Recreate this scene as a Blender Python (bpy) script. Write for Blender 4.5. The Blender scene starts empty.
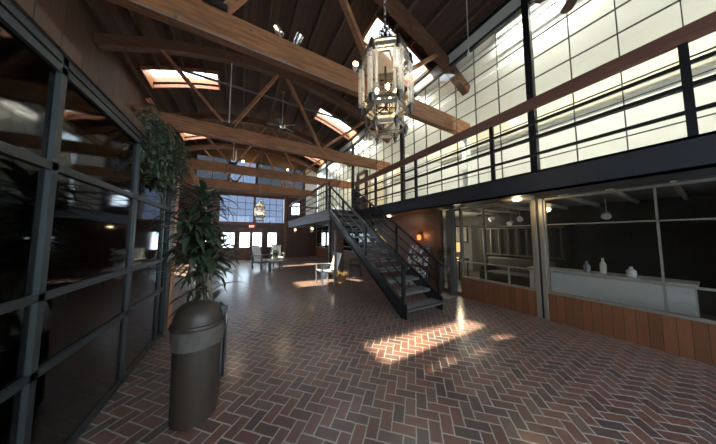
import bpy, bmesh, math, random
from mathutils import Vector, Matrix
random.seed(7)
S = bpy.context.scene
COL = S.collection
PI = math.pi

# ------------------------------------------------------------------ helpers
class MB:
    """Collects boxes, bars, tubes and lathes in world space; build() links them as one mesh object."""
    def __init__(self):
        self.bm = bmesh.new()
    def box(self, x0, x1, y0, y1, z0, z1):
        r = bmesh.ops.create_cube(self.bm, size=1)
        bmesh.ops.transform(self.bm, matrix=Matrix.Translation(((x0+x1)/2, (y0+y1)/2, (z0+z1)/2)) @ Matrix.Diagonal((abs(x1-x0), abs(y1-y0), abs(z1-z0), 1)), verts=r['verts'])
        return self
    def bar(self, p, q, w, h, up=(0, 0, 1)):
        p, q = Vector(p), Vector(q)
        d = q-p; L = d.length
        if L < 1e-6: return self
        d.normalize(); up = Vector(up)
        s = d.cross(up)
        if s.length < 1e-4: s = d.cross(Vector((0, 1, 0)))
        s.normalize(); u = s.cross(d).normalized()
        r = bmesh.ops.create_cube(self.bm, size=1)
        m = Matrix((s*w, d*L, u*h)).transposed().to_4x4()
        m.translation = (p+q)/2
        bmesh.ops.transform(self.bm, matrix=m, verts=r['verts'])
        return self
    def tube(self, pts, r, n=8, cap=True):
        pts = [Vector(p) for p in pts]
        rs = r if isinstance(r, (list, tuple)) else [r]*len(pts)
        rings = []
        for i, p in enumerate(pts):
            a = pts[max(i-1, 0)]; b = pts[min(i+1, len(pts)-1)]
            d = (b-a).normalized()
            s = d.cross(Vector((0, 0, 1)))
            if s.length < 1e-3: s = d.cross(Vector((0, 1, 0)))
            s.normalize(); t = s.cross(d)
            rings.append([self.bm.verts.new(p+rs[i]*(math.cos(2*PI*k/n)*s+math.sin(2*PI*k/n)*t)) for k in range(n)])
        for A, B in zip(rings, rings[1:]):
            for k in range(n):
                self.bm.faces.new((A[k], A[(k+1) % n], B[(k+1) % n], B[k]))
        if cap:
            self.bm.faces.new(list(reversed(rings[0]))); self.bm.faces.new(rings[-1])
        return self
    def lathe(self, prof, c, n=24, a0=0, wob=None):
        """prof: list of (radius, z); closes at radius 0"""
        rings = []
        for (r, z) in prof:
            if r < 1e-5:
                rings.append([self.bm.verts.new((c[0], c[1], c[2]+z))])
            else:
                rr = []
                for k in range(n):
                    a = a0+2*PI*k/n
                    q = r*(wob(a, z) if wob else 1)
                    rr.append(self.bm.verts.new((c[0]+q*math.cos(a), c[1]+q*math.sin(a), c[2]+z)))
                rings.append(rr)
        for A, B in zip(rings, rings[1:]):
            for k in range(n):
                f = None
                if len(A) == 1 and len(B) > 1: f = (A[0], B[(k+1) % n], B[k])
                elif len(B) == 1 and len(A) > 1: f = (A[k], A[(k+1) % n], B[0])
                elif len(A) > 1: f = (A[k], A[(k+1) % n], B[(k+1) % n], B[k])
                if f: self.bm.faces.new(f)
        return self
    def ball(self, c, r, n=10, sz=1):
        rr = bmesh.ops.create_uvsphere(self.bm, u_segments=n, v_segments=max(6, n//2+1), radius=r)
        bmesh.ops.transform(self.bm, matrix=Matrix.Translation(c) @ Matrix.Diagonal((1, 1, sz, 1)), verts=rr['verts'])
        return self
    def face(self, pts):
        self.bm.faces.new([self.bm.verts.new(p) for p in pts]); return self
    def leaf(self, base, ang, L, w, rise, droop, n=5, fold=.25):
        """a bent strap leaf with a folded midrib"""
        base = Vector(base); h = Vector((math.cos(ang), math.sin(ang), 0)); s = Vector((-h.y, h.x, 0))
        prev = None
        p = base.copy(); pitch = rise
        for i in range(n+1):
            t = i/n
            ww = w*math.sin(PI*min(1, .12+t*.88))**.7*(1 if t < .95 else .15)/2
            up = Vector((0, 0, 1))*ww*fold
            cur = (self.bm.verts.new(p-s*ww+up), self.bm.verts.new(p), self.bm.verts.new(p+s*ww+up))
            if prev:
                for a in (0, 1):
                    self.bm.faces.new((prev[a], prev[a+1], cur[a+1], cur[a]))
            prev = cur
            p = p+(h*math.cos(pitch)+Vector((0, 0, 1))*math.sin(pitch))*L/n
            pitch -= droop/n
        return self
    def build(self, name, mat, parent=None, bevel=0, smooth=False, kind=None):
        bmesh.ops.recalc_face_normals(self.bm, faces=self.bm.faces[:])
        me = bpy.data.meshes.new(name)
        o = bpy.data.objects.new(name, me)
        COL.objects.link(o)
        off = Vector((0, 0, 0))
        p = parent
        while p is not None:
            off += Vector(p.location); p = p.parent
        if off.length > 0:
            bmesh.ops.translate(self.bm, vec=-off, verts=self.bm.verts[:])
        if smooth:
            for f in self.bm.faces: f.smooth = True
        self.bm.to_mesh(me); self.bm.free()
        if mat: me.materials.append(mat)
        if parent is not None: o.parent = parent
        if bevel:
            b = o.modifiers.new('bevel', 'BEVEL'); b.width = bevel; b.segments = 2; b.limit_method = 'ANGLE'
        if smooth:
            try:
                me.set_sharp_from_angle(angle=math.radians(40))
            except Exception: pass
        if kind: o['kind'] = kind
        return o

def thing(name, label, cat, loc=(0, 0, 0), group=None):
    o = bpy.data.objects.new(name, None); COL.objects.link(o)
    o.location = loc; o.empty_display_size = .1
    o['label'] = label; o['category'] = cat
    if group: o['group'] = group
    return o
def tag(o, label, cat, group=None):
    o['label'] = label; o['category'] = cat
    if group: o['group'] = group
    return o
def structure(name, loc=(0, 0, 0)):
    o = bpy.data.objects.new(name, None); COL.objects.link(o); o.location = loc; o['kind'] = 'structure'; return o
def copy_tree(o, parent=None, loc=None, label=None):
    c = o.copy(); COL.objects.link(c)
    if parent is not None: c.parent = parent
    if loc is not None: c.location = loc
    if label: c['label'] = label
    for ch in list(o.children): copy_tree(ch, c)
    return c

# ------------------------------------------------------------------ materials
def nt(name):
    m = bpy.data.materials.new(name); m.use_nodes = True
    t = m.node_tree; t.nodes.clear()
    out = t.nodes.new('ShaderNodeOutputMaterial')
    return m, t, out
def N(t, typ, **kw):
    n = t.nodes.new(typ)
    for k, v in kw.items(): setattr(n, k, v)
    return n
def M_(t, op, a, b=None, c=None):
    n = t.nodes.new('ShaderNodeMath'); n.operation = op
    for i, v in enumerate((a, b, c)):
        if v is None: continue
        if isinstance(v, (int, float)): n.inputs[i].default_value = v
        else: t.links.new(v, n.inputs[i])
    return n.outputs[0]
def rgba(c): return (c[0], c[1], c[2], 1)
def mixc(t, fac, a, b, typ='MIX'):
    n = t.nodes.new('ShaderNodeMix'); n.data_type = 'RGBA'; n.blend_type = typ
    for s, v in ((n.inputs[0], fac), (n.inputs[6], a), (n.inputs[7], b)):
        if isinstance(v, (int, float)): s.default_value = v
        elif isinstance(v, tuple): s.default_value = rgba(v)
        else: t.links.new(v, s)
    return n.outputs[2]
def simple(name, col, rough=.5, metal=0, var=.25, scale=8, bump=0, spec=.5):
    m, t, out = nt(name)
    b = N(t, 'ShaderNodeBsdfPrincipled')
    tc = N(t, 'ShaderNodeTexCoord'); nz = N(t, 'ShaderNodeTexNoise')
    nz.inputs['Scale'].default_value = scale; nz.inputs['Detail'].default_value = 5
    t.links.new(tc.outputs['Object'], nz.inputs['Vector'])
    dark = tuple(c*(1-var) for c in col); lite = tuple(min(1, c*(1+var)) for c in col)
    t.links.new(mixc(t, nz.outputs['Fac'], dark, lite), b.inputs['Base Color'])
    b.inputs['Roughness'].default_value = rough; b.inputs['Metallic'].default_value = metal
    b.inputs['Specular IOR Level'].default_value = spec
    if bump:
        bp = N(t, 'ShaderNodeBump'); bp.inputs['Strength'].default_value = bump; bp.inputs['Distance'].default_value = .01
        t.links.new(nz.outputs['Fac'], bp.inputs['Height']); t.links.new(bp.outputs[0], b.inputs['Normal'])
    t.links.new(b.outputs[0], out.inputs[0])
    return m
def wood(name, c1, c2, stretch=(1, 8, 8), scale=2.5, rough=.65, knots=True):
    m, t, out = nt(name)
    b = N(t, 'ShaderNodeBsdfPrincipled')
    tc = N(t, 'ShaderNodeTexCoord'); mp = N(t, 'ShaderNodeMapping'); mp.inputs['Scale'].default_value = stretch
    t.links.new(tc.outputs['Object'], mp.inputs['Vector'])
    n1 = N(t, 'ShaderNodeTexNoise'); n1.inputs['Scale'].default_value = scale; n1.inputs['Detail'].default_value = 8; n1.inputs['Distortion'].default_value = .6
    t.links.new(mp.outputs[0], n1.inputs['Vector'])
    n2 = N(t, 'ShaderNodeTexNoise'); n2.inputs['Scale'].default_value = .9; n2.inputs['Detail'].default_value = 3
    t.links.new(tc.outputs['Object'], n2.inputs['Vector'])
    cr = N(t, 'ShaderNodeValToRGB'); cr.color_ramp.elements[0].position = .3; cr.color_ramp.elements[1].position = .72
    cr.color_ramp.elements[0].color = rgba(c1); cr.color_ramp.elements[1].color = rgba(c2)
    t.links.new(n1.outputs['Fac'], cr.inputs[0])
    col = mixc(t, M_(t, 'MULTIPLY', n2.outputs['Fac'], .6), cr.outputs[0], c1)
    if knots:
        v = N(t, 'ShaderNodeTexVoronoi'); v.inputs['Scale'].default_value = 2.2
        mp2 = N(t, 'ShaderNodeMapping'); mp2.inputs['Scale'].default_value = tuple(1+.12*s for s in stretch)
        t.links.new(tc.outputs['Object'], mp2.inputs['Vector']); t.links.new(mp2.outputs[0], v.inputs['Vector'])
        k = M_(t, 'LESS_THAN', v.outputs['Distance'], .07)
        col = mixc(t, M_(t, 'MULTIPLY', k, .75), col, tuple(c*.25 for c in c1))
    t.links.new(col, b.inputs['Base Color'])
    b.inputs['Roughness'].default_value = rough
    bp = N(t, 'ShaderNodeBump'); bp.inputs['Strength'].default_value = .35; bp.inputs['Distance'].default_value = .01
    t.links.new(n1.outputs['Fac'], bp.inputs['Height']); t.links.new(bp.outputs[0], b.inputs['Normal'])
    t.links.new(b.outputs[0], out.inputs[0])
    return m
def planks(name, c1, c2, axis, width, rough=.7, groove=.05, gaxis=None, gdark=.2):
    """boards laid side by side along one axis of the object's space"""
    m, t, out = nt(name)
    b = N(t, 'ShaderNodeBsdfPrincipled')
    tc = N(t, 'ShaderNodeTexCoord'); sp = N(t, 'ShaderNodeSeparateXYZ')
    t.links.new(tc.outputs['Object'], sp.inputs[0])
    u = M_(t, 'DIVIDE', sp.outputs[axis], width)
    idx = M_(t, 'FLOOR', u); fr = M_(t, 'FRACT', u)
    wn = N(t, 'ShaderNodeTexWhiteNoise', noise_dimensions='1D'); t.links.new(idx, wn.inputs['W'])
    mp = N(t, 'ShaderNodeMapping'); sc = [2, 2, 2]; sc[axis] = 30; mp.inputs['Scale'].default_value = sc
    t.links.new(tc.outputs['Object'], mp.inputs['Vector'])
    n1 = N(t, 'ShaderNodeTexNoise'); n1.inputs['Scale'].default_value = 2; n1.inputs['Detail'].default_value = 6
    t.links.new(mp.outputs[0], n1.inputs['Vector'])
    f = M_(t, 'ADD', M_(t, 'MULTIPLY', wn.outputs['Value'], .6), M_(t, 'MULTIPLY', n1.outputs['Fac'], .5))
    col = mixc(t, f, c1, c2)
    g = M_(t, 'LESS_THAN', fr, groove)
    col = mixc(t, g, col, tuple(c*gdark for c in c1))
    t.links.new(col, b.inputs['Base Color']); b.inputs['Roughness'].default_value = rough
    bp = N(t, 'ShaderNodeBump'); bp.inputs['Strength'].default_value = .5; bp.inputs['Distance'].default_value = .01
    t.links.new(M_(t, 'SUBTRACT', 1, g), bp.inputs['Height']); t.links.new(bp.outputs[0], b.inputs['Normal'])
    t.links.new(b.outputs[0], out.inputs[0])
    return m
def glass(name, tint=(.92, .95, .95), refl=1.0, rough=.02, base=.04):
    m, t, out = nt(name)
    tr = N(t, 'ShaderNodeBsdfTransparent'); tr.inputs[0].default_value = rgba(tint)
    gl = N(t, 'ShaderNodeBsdfGlossy'); gl.inputs['Roughness'].default_value = rough
    lw = N(t, 'ShaderNodeLayerWeight'); lw.inputs['Blend'].default_value = .5
    f = M_(t, 'MINIMUM', M_(t, 'MULTIPLY', M_(t, 'ADD', base, M_(t, 'MULTIPLY', M_(t, 'POWER', lw.outputs['Facing'], 5), 1-base)), refl), .9)
    tc = N(t, 'ShaderNodeTexCoord'); nz = N(t, 'ShaderNodeTexNoise'); nz.inputs['Scale'].default_value = 1.3
    t.links.new(tc.outputs['Object'], nz.inputs['Vector'])
    bp = N(t, 'ShaderNodeBump'); bp.inputs['Strength'].default_value = .04; bp.inputs['Distance'].default_value = .05
    t.links.new(nz.outputs['Fac'], bp.inputs['Height']); t.links.new(bp.outputs[0], gl.inputs['Normal'])
    mx = N(t, 'ShaderNodeMixShader'); t.links.new(f, mx.inputs[0]); t.links.new(tr.outputs[0], mx.inputs[1]); t.links.new(gl.outputs[0], mx.inputs[2])
    t.links.new(mx.outputs[0], out.inputs[0])
    return m
def frosted(name, tint, trans=.6, rough=.3):
    """a sheet that passes diffuse light (translucent) and some straight light"""
    m, t, out = nt(name)
    tl = N(t, 'ShaderNodeBsdfTranslucent'); tl.inputs[0].default_value = rgba(tint)
    df = N(t, 'ShaderNodeBsdfDiffuse'); df.inputs[0].default_value = rgba(tint)
    tr = N(t, 'ShaderNodeBsdfTransparent'); tr.inputs[0].default_value = rgba(tint)
    m1 = N(t, 'ShaderNodeMixShader'); m1.inputs[0].default_value = .5
    tc = N(t, 'ShaderNodeTexCoord'); nz = N(t, 'ShaderNodeTexNoise'); nz.inputs['Scale'].default_value = 14
    t.links.new(tc.outputs['Object'], nz.inputs['Vector'])
    t.links.new(df.outputs[0], m1.inputs[1]); t.links.new(tl.outputs[0], m1.inputs[2])
    m2 = N(t, 'ShaderNodeMixShader')
    t.links.new(M_(t, 'ADD', trans-.12, M_(t, 'MULTIPLY', nz.outputs['Fac'], .24)), m2.inputs[0])
    t.links.new(m1.outputs[0], m2.inputs[1]); t.links.new(tr.outputs[0], m2.inputs[2])
    t.links.new(m2.outputs[0], out.inputs[0])
    return m
def emit(name, col, s):
    m, t, out = nt(name)
    e = N(t, 'ShaderNodeEmission'); e.inputs[0].default_value = rgba(col); e.inputs[1].default_value = s
    t.links.new(e.outputs[0], out.inputs[0]); return m
def herringbone(name, w):
    m, t, out = nt(name)
    b = N(t, 'ShaderNodeBsdfPrincipled')
    tc = N(t, 'ShaderNodeTexCoord'); mp = N(t, 'ShaderNodeMapping')
    mp.inputs['Rotation'].default_value = (0, 0, math.radians(45)); mp.inputs['Scale'].default_value = (1/w, 1/w, 1/w)
    t.links.new(tc.outputs['Object'], mp.inputs['Vector'])
    # a slight waviness so that the courses are hand-laid
    nw = N(t, 'ShaderNodeTexNoise'); nw.inputs['Scale'].default_value = 1.4; nw.inputs['Detail'].default_value = 2
    t.links.new(mp.outputs[0], nw.inputs['Vector'])
    va = N(t, 'ShaderNodeVectorMath', operation='SCALE'); va.inputs['Scale'].default_value = .14
    t.links.new(nw.outputs['Color'], va.inputs[0])
    vb = N(t, 'ShaderNodeVectorMath', operation='ADD'); t.links.new(mp.outputs[0], vb.inputs[0]); t.links.new(va.outputs[0], vb.inputs[1])
    sp = N(t, 'ShaderNodeSeparateXYZ'); t.links.new(vb.outputs[0], sp.inputs[0])
    i = M_(t, 'FLOOR', sp.outputs[0]); j = M_(t, 'FLOOR', sp.outputs[1])
    u = M_(t, 'FRACT', sp.outputs[0]); v = M_(t, 'FRACT', sp.outputs[1])
    k = M_(t, 'FLOORED_MODULO', M_(t, 'SUBTRACT', i, j), 4)
    def eq(n): return M_(t, 'COMPARE', k, n, .5)
    k0, k1, k2, k3 = eq(0), eq(1), eq(2), eq(3)
    # distance to each side of the brick; the side shared by a brick's two cells does not count
    dl = M_(t, 'ADD', u, k1); dr = M_(t, 'ADD', M_(t, 'SUBTRACT', 1, u), k0)
    db = M_(t, 'ADD', v, k2); dt = M_(t, 'ADD', M_(t, 'SUBTRACT', 1, v), k3)
    d = M_(t, 'MINIMUM', M_(t, 'MINIMUM', dl, dr), M_(t, 'MINIMUM', db, dt))
    mort = N(t, 'ShaderNodeMapRange', interpolation_type='SMOOTHSTEP'); mort.inputs[1].default_value = .03; mort.inputs[2].default_value = .085
    t.links.new(d, mort.inputs[0])
    idc = N(t, 'ShaderNodeCombineXYZ'); t.links.new(M_(t, 'SUBTRACT', i, k1), idc.inputs[0]); t.links.new(M_(t, 'SUBTRACT', j, k2), idc.inputs[1])
    wn = N(t, 'ShaderNodeTexWhiteNoise', noise_dimensions='2D'); t.links.new(idc.outputs[0], wn.inputs['Vector'])
    cr = N(t, 'ShaderNodeValToRGB')
    stops = [(0, (.068, .048, .046)), (.25, (.11, .056, .048)), (.5, (.155, .066, .052)), (.75, (.185, .08, .06)), (.92, (.16, .09, .072)), (1, (.11, .076, .07))]
    while len(cr.color_ramp.elements) < len(stops): cr.color_ramp.elements.new(.5)
    for e, (p, c) in zip(cr.color_ramp.elements, stops): e.position = p; e.color = rgba(c)
    t.links.new(wn.outputs['Value'], cr.inputs[0])
    n1 = N(t, 'ShaderNodeTexNoise'); n1.inputs['Scale'].default_value = 26; n1.inputs['Detail'].default_value = 6
    t.links.new(tc.outputs['Object'], n1.inputs['Vector'])
    n2 = N(t, 'ShaderNodeTexNoise'); n2.inputs['Scale'].default_value = .8; n2.inputs['Detail'].default_value = 3
    t.links.new(tc.outputs['Object'], n2.inputs['Vector'])
    brick = mixc(t, M_(t, 'MULTIPLY', n1.outputs['Fac'], .45), cr.outputs[0], (.07, .05, .045))
    # dirt: the joints are pale where swept, dark where worn in
    mcol = mixc(t, n2.outputs['Fac'], (.2, .18, .16), (.48, .43, .38))
    col = mixc(t, mort.outputs[0], mcol, brick)
    t.links.new(col, b.inputs['Base Color'])
    rg = M_(t, 'ADD', M_(t, 'MULTIPLY', n1.outputs['Fac'], .25), M_(t, 'ADD', .3, M_(t, 'MULTIPLY', M_(t, 'SUBTRACT', 1, mort.outputs[0]), .3)))
    t.links.new(rg, b.inputs['Roughness'])
    h = M_(t, 'ADD', mort.outputs[0], M_(t, 'ADD', M_(t, 'MULTIPLY', n1.outputs['Fac'], .25), M_(t, 'MULTIPLY', wn.outputs['Value'], .35)))
    b.inputs['Coat Weight'].default_value = .5; b.inputs['Coat Roughness'].default_value = .2
    bp = N(t, 'ShaderNodeBump'); bp.inputs['Strength'].default_value = .55; bp.inputs['Distance'].default_value = .006
    t.links.new(h, bp.inputs['Height']); t.links.new(bp.outputs[0], b.inputs['Normal'])
    t.links.new(b.outputs[0], out.inputs[0])
    return m

BRICK = herringbone('herringbone_brick', .1)
BEAM = wood('old_timber', (.12, .043, .015), (.40, .165, .06), (.8, 9, 9), 2.5)
BEAMD = wood('dark_timber', (.055, .023, .011), (.16, .068, .03), (1.2, 9, 9), 2.2)
BRACE = wood('brace_timber', (.15, .06, .024), (.38, .165, .068), (3, 6, 3), 2.5)
ROOFW = planks('roof_boards', (.028, .011, .006), (.088, .034, .016), 0, .19, .75, .06)
PURL = wood('purlin_timber', (.045, .025, .017), (.1, .055, .035), (8, 1, 8), 2)
REDW = planks('red_stained_boards', (.042, .016, .01), (.085, .033, .019), 0, .14, .5)
REDT = wood('red_stained_trim', (.085, .03, .018), (.17, .068, .038), (6, 6, 1), 2.2, .45, False)
PANEL = planks('cedar_boards', (.1, .036, .016), (.19, .072, .03), 1, .11, .42, .05)
PANELD = planks('dark_cedar_boards', (.06, .024, .012), (.115, .047, .022), 1, .11, .45, .05)
DARKW = planks('brown_wall_boards', (.05, .027, .017), (.1, .055, .033), 1, .2, .7)
HANDR = wood('handrail_timber', (.095, .038, .026), (.18, .078, .055), (8, 1, 8), 2.2, .42, False)
JAMB = wood('jamb_timber', (.38, .155, .065), (.58, .27, .13), (6, 6, 1), 2, .5, False)
BLACK = simple('black_steel', (.009, .0095, .011), .42, .3, .2, 12)
GIRD = simple('dark_grey_steel', (.024, .025, .03), .42, .2, .25, 6)
FASC = simple('grey_steel_sheen', (.16, .18, .21), .45, .1, .15, 5)  # bluish reflected light is mixed into this grey
TREAD = simple('worn_tread_steel', (.15, .155, .16), .45, .3, .5, 14, .15)
ALU = simple('aged_aluminium', (.28, .26, .22), .4, .6, .15, 6)
GREYF = simple('grey_window_frame', (.1, .098, .09), .45, .2, .2, 6)
DARKF = simple('dark_window_frame', (.03, .035, .035), .45, .1, .2, 6)
CREAM = simple('cream_plaster', (.8, .72, .57), .85, 0, .04, 3)
WHITE = simple('white_plaster', (.8, .8, .78), .85, 0, .04, 3)
PALE = simple('pale_paint', (.55, .53, .47), .7, 0, .12, 4)
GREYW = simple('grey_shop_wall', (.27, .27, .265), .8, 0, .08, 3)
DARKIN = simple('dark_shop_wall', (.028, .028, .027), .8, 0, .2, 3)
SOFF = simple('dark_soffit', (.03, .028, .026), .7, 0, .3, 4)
CONC = simple('shop_floor_concrete', (.1, .09, .08), .5, 0, .2, 3)
GLASS = glass('window_glass')
SHOPG = glass('shop_glass', (.86, .86, .86), .75)
LANG = glass('lantern_glass', (.95, .92, .87), .7, .06)
CAPG = frosted('lantern_cap_glass', (.5, .46, .4), .35)
FIN = simple('dark_bronze', (.06, .05, .042), .4, .7, .3, 20)
ROD = frosted('lantern_rod_glass', (.8, .79, .77), .72)
BLUEG = glass('blue_grey_glass', (.205, .225, .265), 1.0, .05)
DIMG = glass('smoky_glass', (.115, .12, .125), 1.2, .05)
SKYG = frosted('skylight_sheet', (.93, .95, .97), .72)
SATIN = simple('satin_silver_can', (.5, .5, .5), .22, .9, .06)
CHROME = simple('polished_chrome', (.7, .7, .7), .15, 1, .05)
IRON = simple('tarnished_silver_metal', (.3, .27, .23), .35, .85, .35, 30)
PIPE = simple('sprinkler_pipe', (.12, .115, .11), .5, .3, .2)
THINC = simple('grey_conduit', (.12, .1, .085), .5, .2, .2)
CONDUIT = simple('pale_conduit', (.55, .53, .5), .4, .3, .1)
BIN = simple('brown_bin_plastic', (.04, .027, .02), .5, 0, .2, 9, .1)
BAG = frosted('clear_bin_liner', (.28, .24, .21), .3)
PLANTER = simple('slate_planter', (.09, .1, .11), .5, 0, .2)
SOIL = simple('potting_soil', (.03, .02, .015), .95, 0, .4, 30, .4)
STEM = simple('plant_cane', (.16, .13, .08), .7, 0, .35, 20, .3)
LEAF = simple('strap_leaf', (.036, .055, .026), .35, 0, .5, 5)
LEAF2 = simple('small_leaf', (.06, .08, .042), .5, 0, .5, 6)
LEAF3 = simple('silver_leaf', (.2, .26, .17), .5, 0, .4, 6)
PETAL = simple('white_petal', (.8, .82, .76), .6, 0, .1)
STRAW = simple('dry_grass', (.27, .18, .08), .7, 0, .35, 20)
SLING = simple('white_sling_fabric', (.72, .72, .7), .7, 0, .06, 20)
SILVER = simple('brushed_silver_frame', (.5, .5, .5), .35, .7, .1)
GREYWOOD = wood('weathered_grey_wood', (.12, .12, .12), (.24, .24, .235), (4, 4, 4), 3, .7, False)
WROUGHT = simple('black_wrought_iron', (.015, .014, .014), .45, .4, .2)
SHADE = emit('glowing_shade', (1, .72, .3), .3)
SCON = emit('orange_sconce_glass', (1, .22, .05), .55)
BULB = emit('warm_bulb', (1, .74, .4), 3.5)
HOT = emit('hot_bulb', (1, .8, .5), 9)
FLUO = emit('fluorescent_tube', (1, .95, .85), 4)
EXITR = emit('exit_letters', (1, .16, .12), 2.2)
GLOBE = simple('opal_globe', (.85, .85, .82), .3, 0, .03)
COUNTER = simple('white_counter', (.7, .68, .62), .5, 0, .05)
GOLDP = simple('lamp_brass', (.5, .36, .14), .35, .8, .1)
ACRYL = glass('clear_acrylic', (.96, .97, .97), 1.2, .06)
FANB = wood('fan_blade_walnut', (.05, .03, .018), (.1, .06, .035), (2, 8, 8), 3, .5, False)
PIERB = planks('thin_brick_courses', (.10, .05, .035), (.2, .1, .07), 2, .07, .85, .16, None, .3)
def cover(name, a, b):
    m, t, out = nt(name)
    bs = N(t, 'ShaderNodeBsdfPrincipled'); tc = N(t, 'ShaderNodeTexCoord'); v = N(t, 'ShaderNodeTexVoronoi'); v.inputs['Scale'].default_value = 16
    t.links.new(tc.outputs['Object'], v.inputs['Vector'])
    sp = N(t, 'ShaderNodeSeparateColor'); t.links.new(v.outputs['Color'], sp.inputs[0])
    c = mixc(t, M_(t, 'GREATER_THAN', sp.outputs[0], .55), a, b)
    c = mixc(t, M_(t, 'GREATER_THAN', sp.outputs[1], .72), c, (.03, .03, .035))
    t.links.new(mixc(t, M_(t, 'GREATER_THAN', sp.outputs[2], .85), c, (.6, .58, .52)), bs.inputs['Base Color']); bs.inputs['Roughness'].default_value = .3
    t.links.new(bs.outputs[0], out.inputs[0]); return m
MAGS = [cover('cover_'+n, a, b) for n, a, b in (('pale', (.35, .35, .36), (.5, .49, .46)), ('yellow', (.4, .32, .1), (.45, .43, .36)), ('pink', (.35, .13, .12), (.42, .35, .33)), ('blue', (.07, .11, .2), (.3, .33, .38)), ('white', (.5, .5, .48), (.2, .22, .25)), ('green', (.1, .15, .08), (.35, .36, .3)))]
ART = simple('framed_print', (.6, .57, .46), .6, 0, .25, 5)
EXITB = simple('exit_sign_box', (.35, .1, .08), .5, 0, .05)

# ------------------------------------------------------------------ setting
XR, XL, YF, YB = 5.2, -3.4, 15.8, -3.0
def roofz(x): return 8.05-.055*(x-1)**2
def chordz(x): return 7.58-.052*(x-1)**2

MB().box(XL-.2, XR, YB, YF+.2, -.15, 0).build('floor', BRICK, kind='structure')
fi = MB().box(XR, 10, -1.5, YF+.2, -.15, 0).build('floor_shop', CONC, kind='structure')

# curved board roof with holes for the skylights
SKY_Y = (4.8, 9.5, 14.3); SKYHW = .46
holes = []
for cy in SKY_Y:
    holes += [(-3.0, -1.0, cy-SKYHW, cy+SKYHW), (3.1, 5.1, cy-SKYHW, cy+SKYHW)]
xs = sorted(set([XL-.2+i*.35 for i in range(33) if XL-.2+i*.35 < 8.1] + [-3.0, -1.0, 3.1, 5.1, 8.1]))
ys = sorted(set([YB, YF+.2] + [cy+s*SKYHW for cy in SKY_Y for s in (-1, 1)]))
mb = MB(); vd = {}
def rv(x, y):
    k = (round(x, 4), round(y, 4))
    if k not in vd: vd[k] = mb.bm.verts.new((x, y, roofz(x)))
    return vd[k]
for xa, xb in zip(xs, xs[1:]):
    for ya, yb in zip(ys, ys[1:]):
        mx, my = (xa+xb)/2, (ya+yb)/2
        if any(h[0] < mx < h[1] and h[2] < my < h[3] for h in holes): continue
        mb.bm.faces.new((rv(xa, ya), rv(xb, ya), rv(xb, yb), rv(xa, yb)))
ceil = mb.build('ceiling', ROOFW, kind='structure')
so = ceil.modifiers.new('solid', 'SOLIDIFY'); so.thickness = .09; so.offset = 1
x = -3.2
while x < 7.9:
    if not any(h[0]-.1 < x < h[1]+.1 for h in holes[:2]):
        MB().box(x-.035, x+.035, YB, YF, roofz(x)-.17, roofz(x)-.01).build('joist', PURL, ceil)
    else:
        edges = [YB]
        for cy in SKY_Y: edges += [cy-SKYHW-.06, cy+SKYHW+.06]
        edges.append(YF)
        for a, b in zip(edges[::2], edges[1::2]):
            MB().box(x-.035, x+.035, a, b, roofz(x)-.17, roofz(x)-.01).build('joist', PURL, ceil)
    x += .62

# skylights: a wooden shaft through the roof with a sheet on top
for i, (x0, x1, y0, y1) in enumerate(holes):
    w = structure('window_%d' % (i+1))
    zt = max(roofz(x0), roofz(x1))+.32
    f = MB()
    sgn = 1
    def tz(x): return roofz(x)+.3
    for (ya, yb) in ((y0-.04, y0), (y1, y1+.04)):
        n = 8
        for k in range(n):
            xa = x0+(x1-x0)*k/n; xb = x0+(x1-x0)*(k+1)/n
            pts = [(xa, ya, roofz(xa)-.12), (xb, ya, roofz(xb)-.12), (xb, ya, tz(xb)), (xa, ya, tz(xa))]
            q = [(p[0], yb, p[2]) for p in pts]
            f.face(pts); f.face(q)
            f.face([pts[0], pts[1], q[1], q[0]]); f.face([pts[3], pts[2], q[2], q[3]])
    for xx in (x0-.02, x1+.02):
        f.box(xx-.02, xx+.02, y0-.04, y1+.04, roofz(xx)-.14, tz(xx))
    f.build('window_frame', JAMB, w)
    g = MB(); n = 8
    for k in range(n):
        xa = x0+(x1-x0)*k/n; xb = x0+(x1-x0)*(k+1)/n
        g.face([(xa, y0, tz(xa)), (xb, y0, tz(xb)), (xb, y1, tz(xb)), (xa, y1, tz(xa))])
    g.build('pane', SKYG, w)
WN = 6

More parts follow.
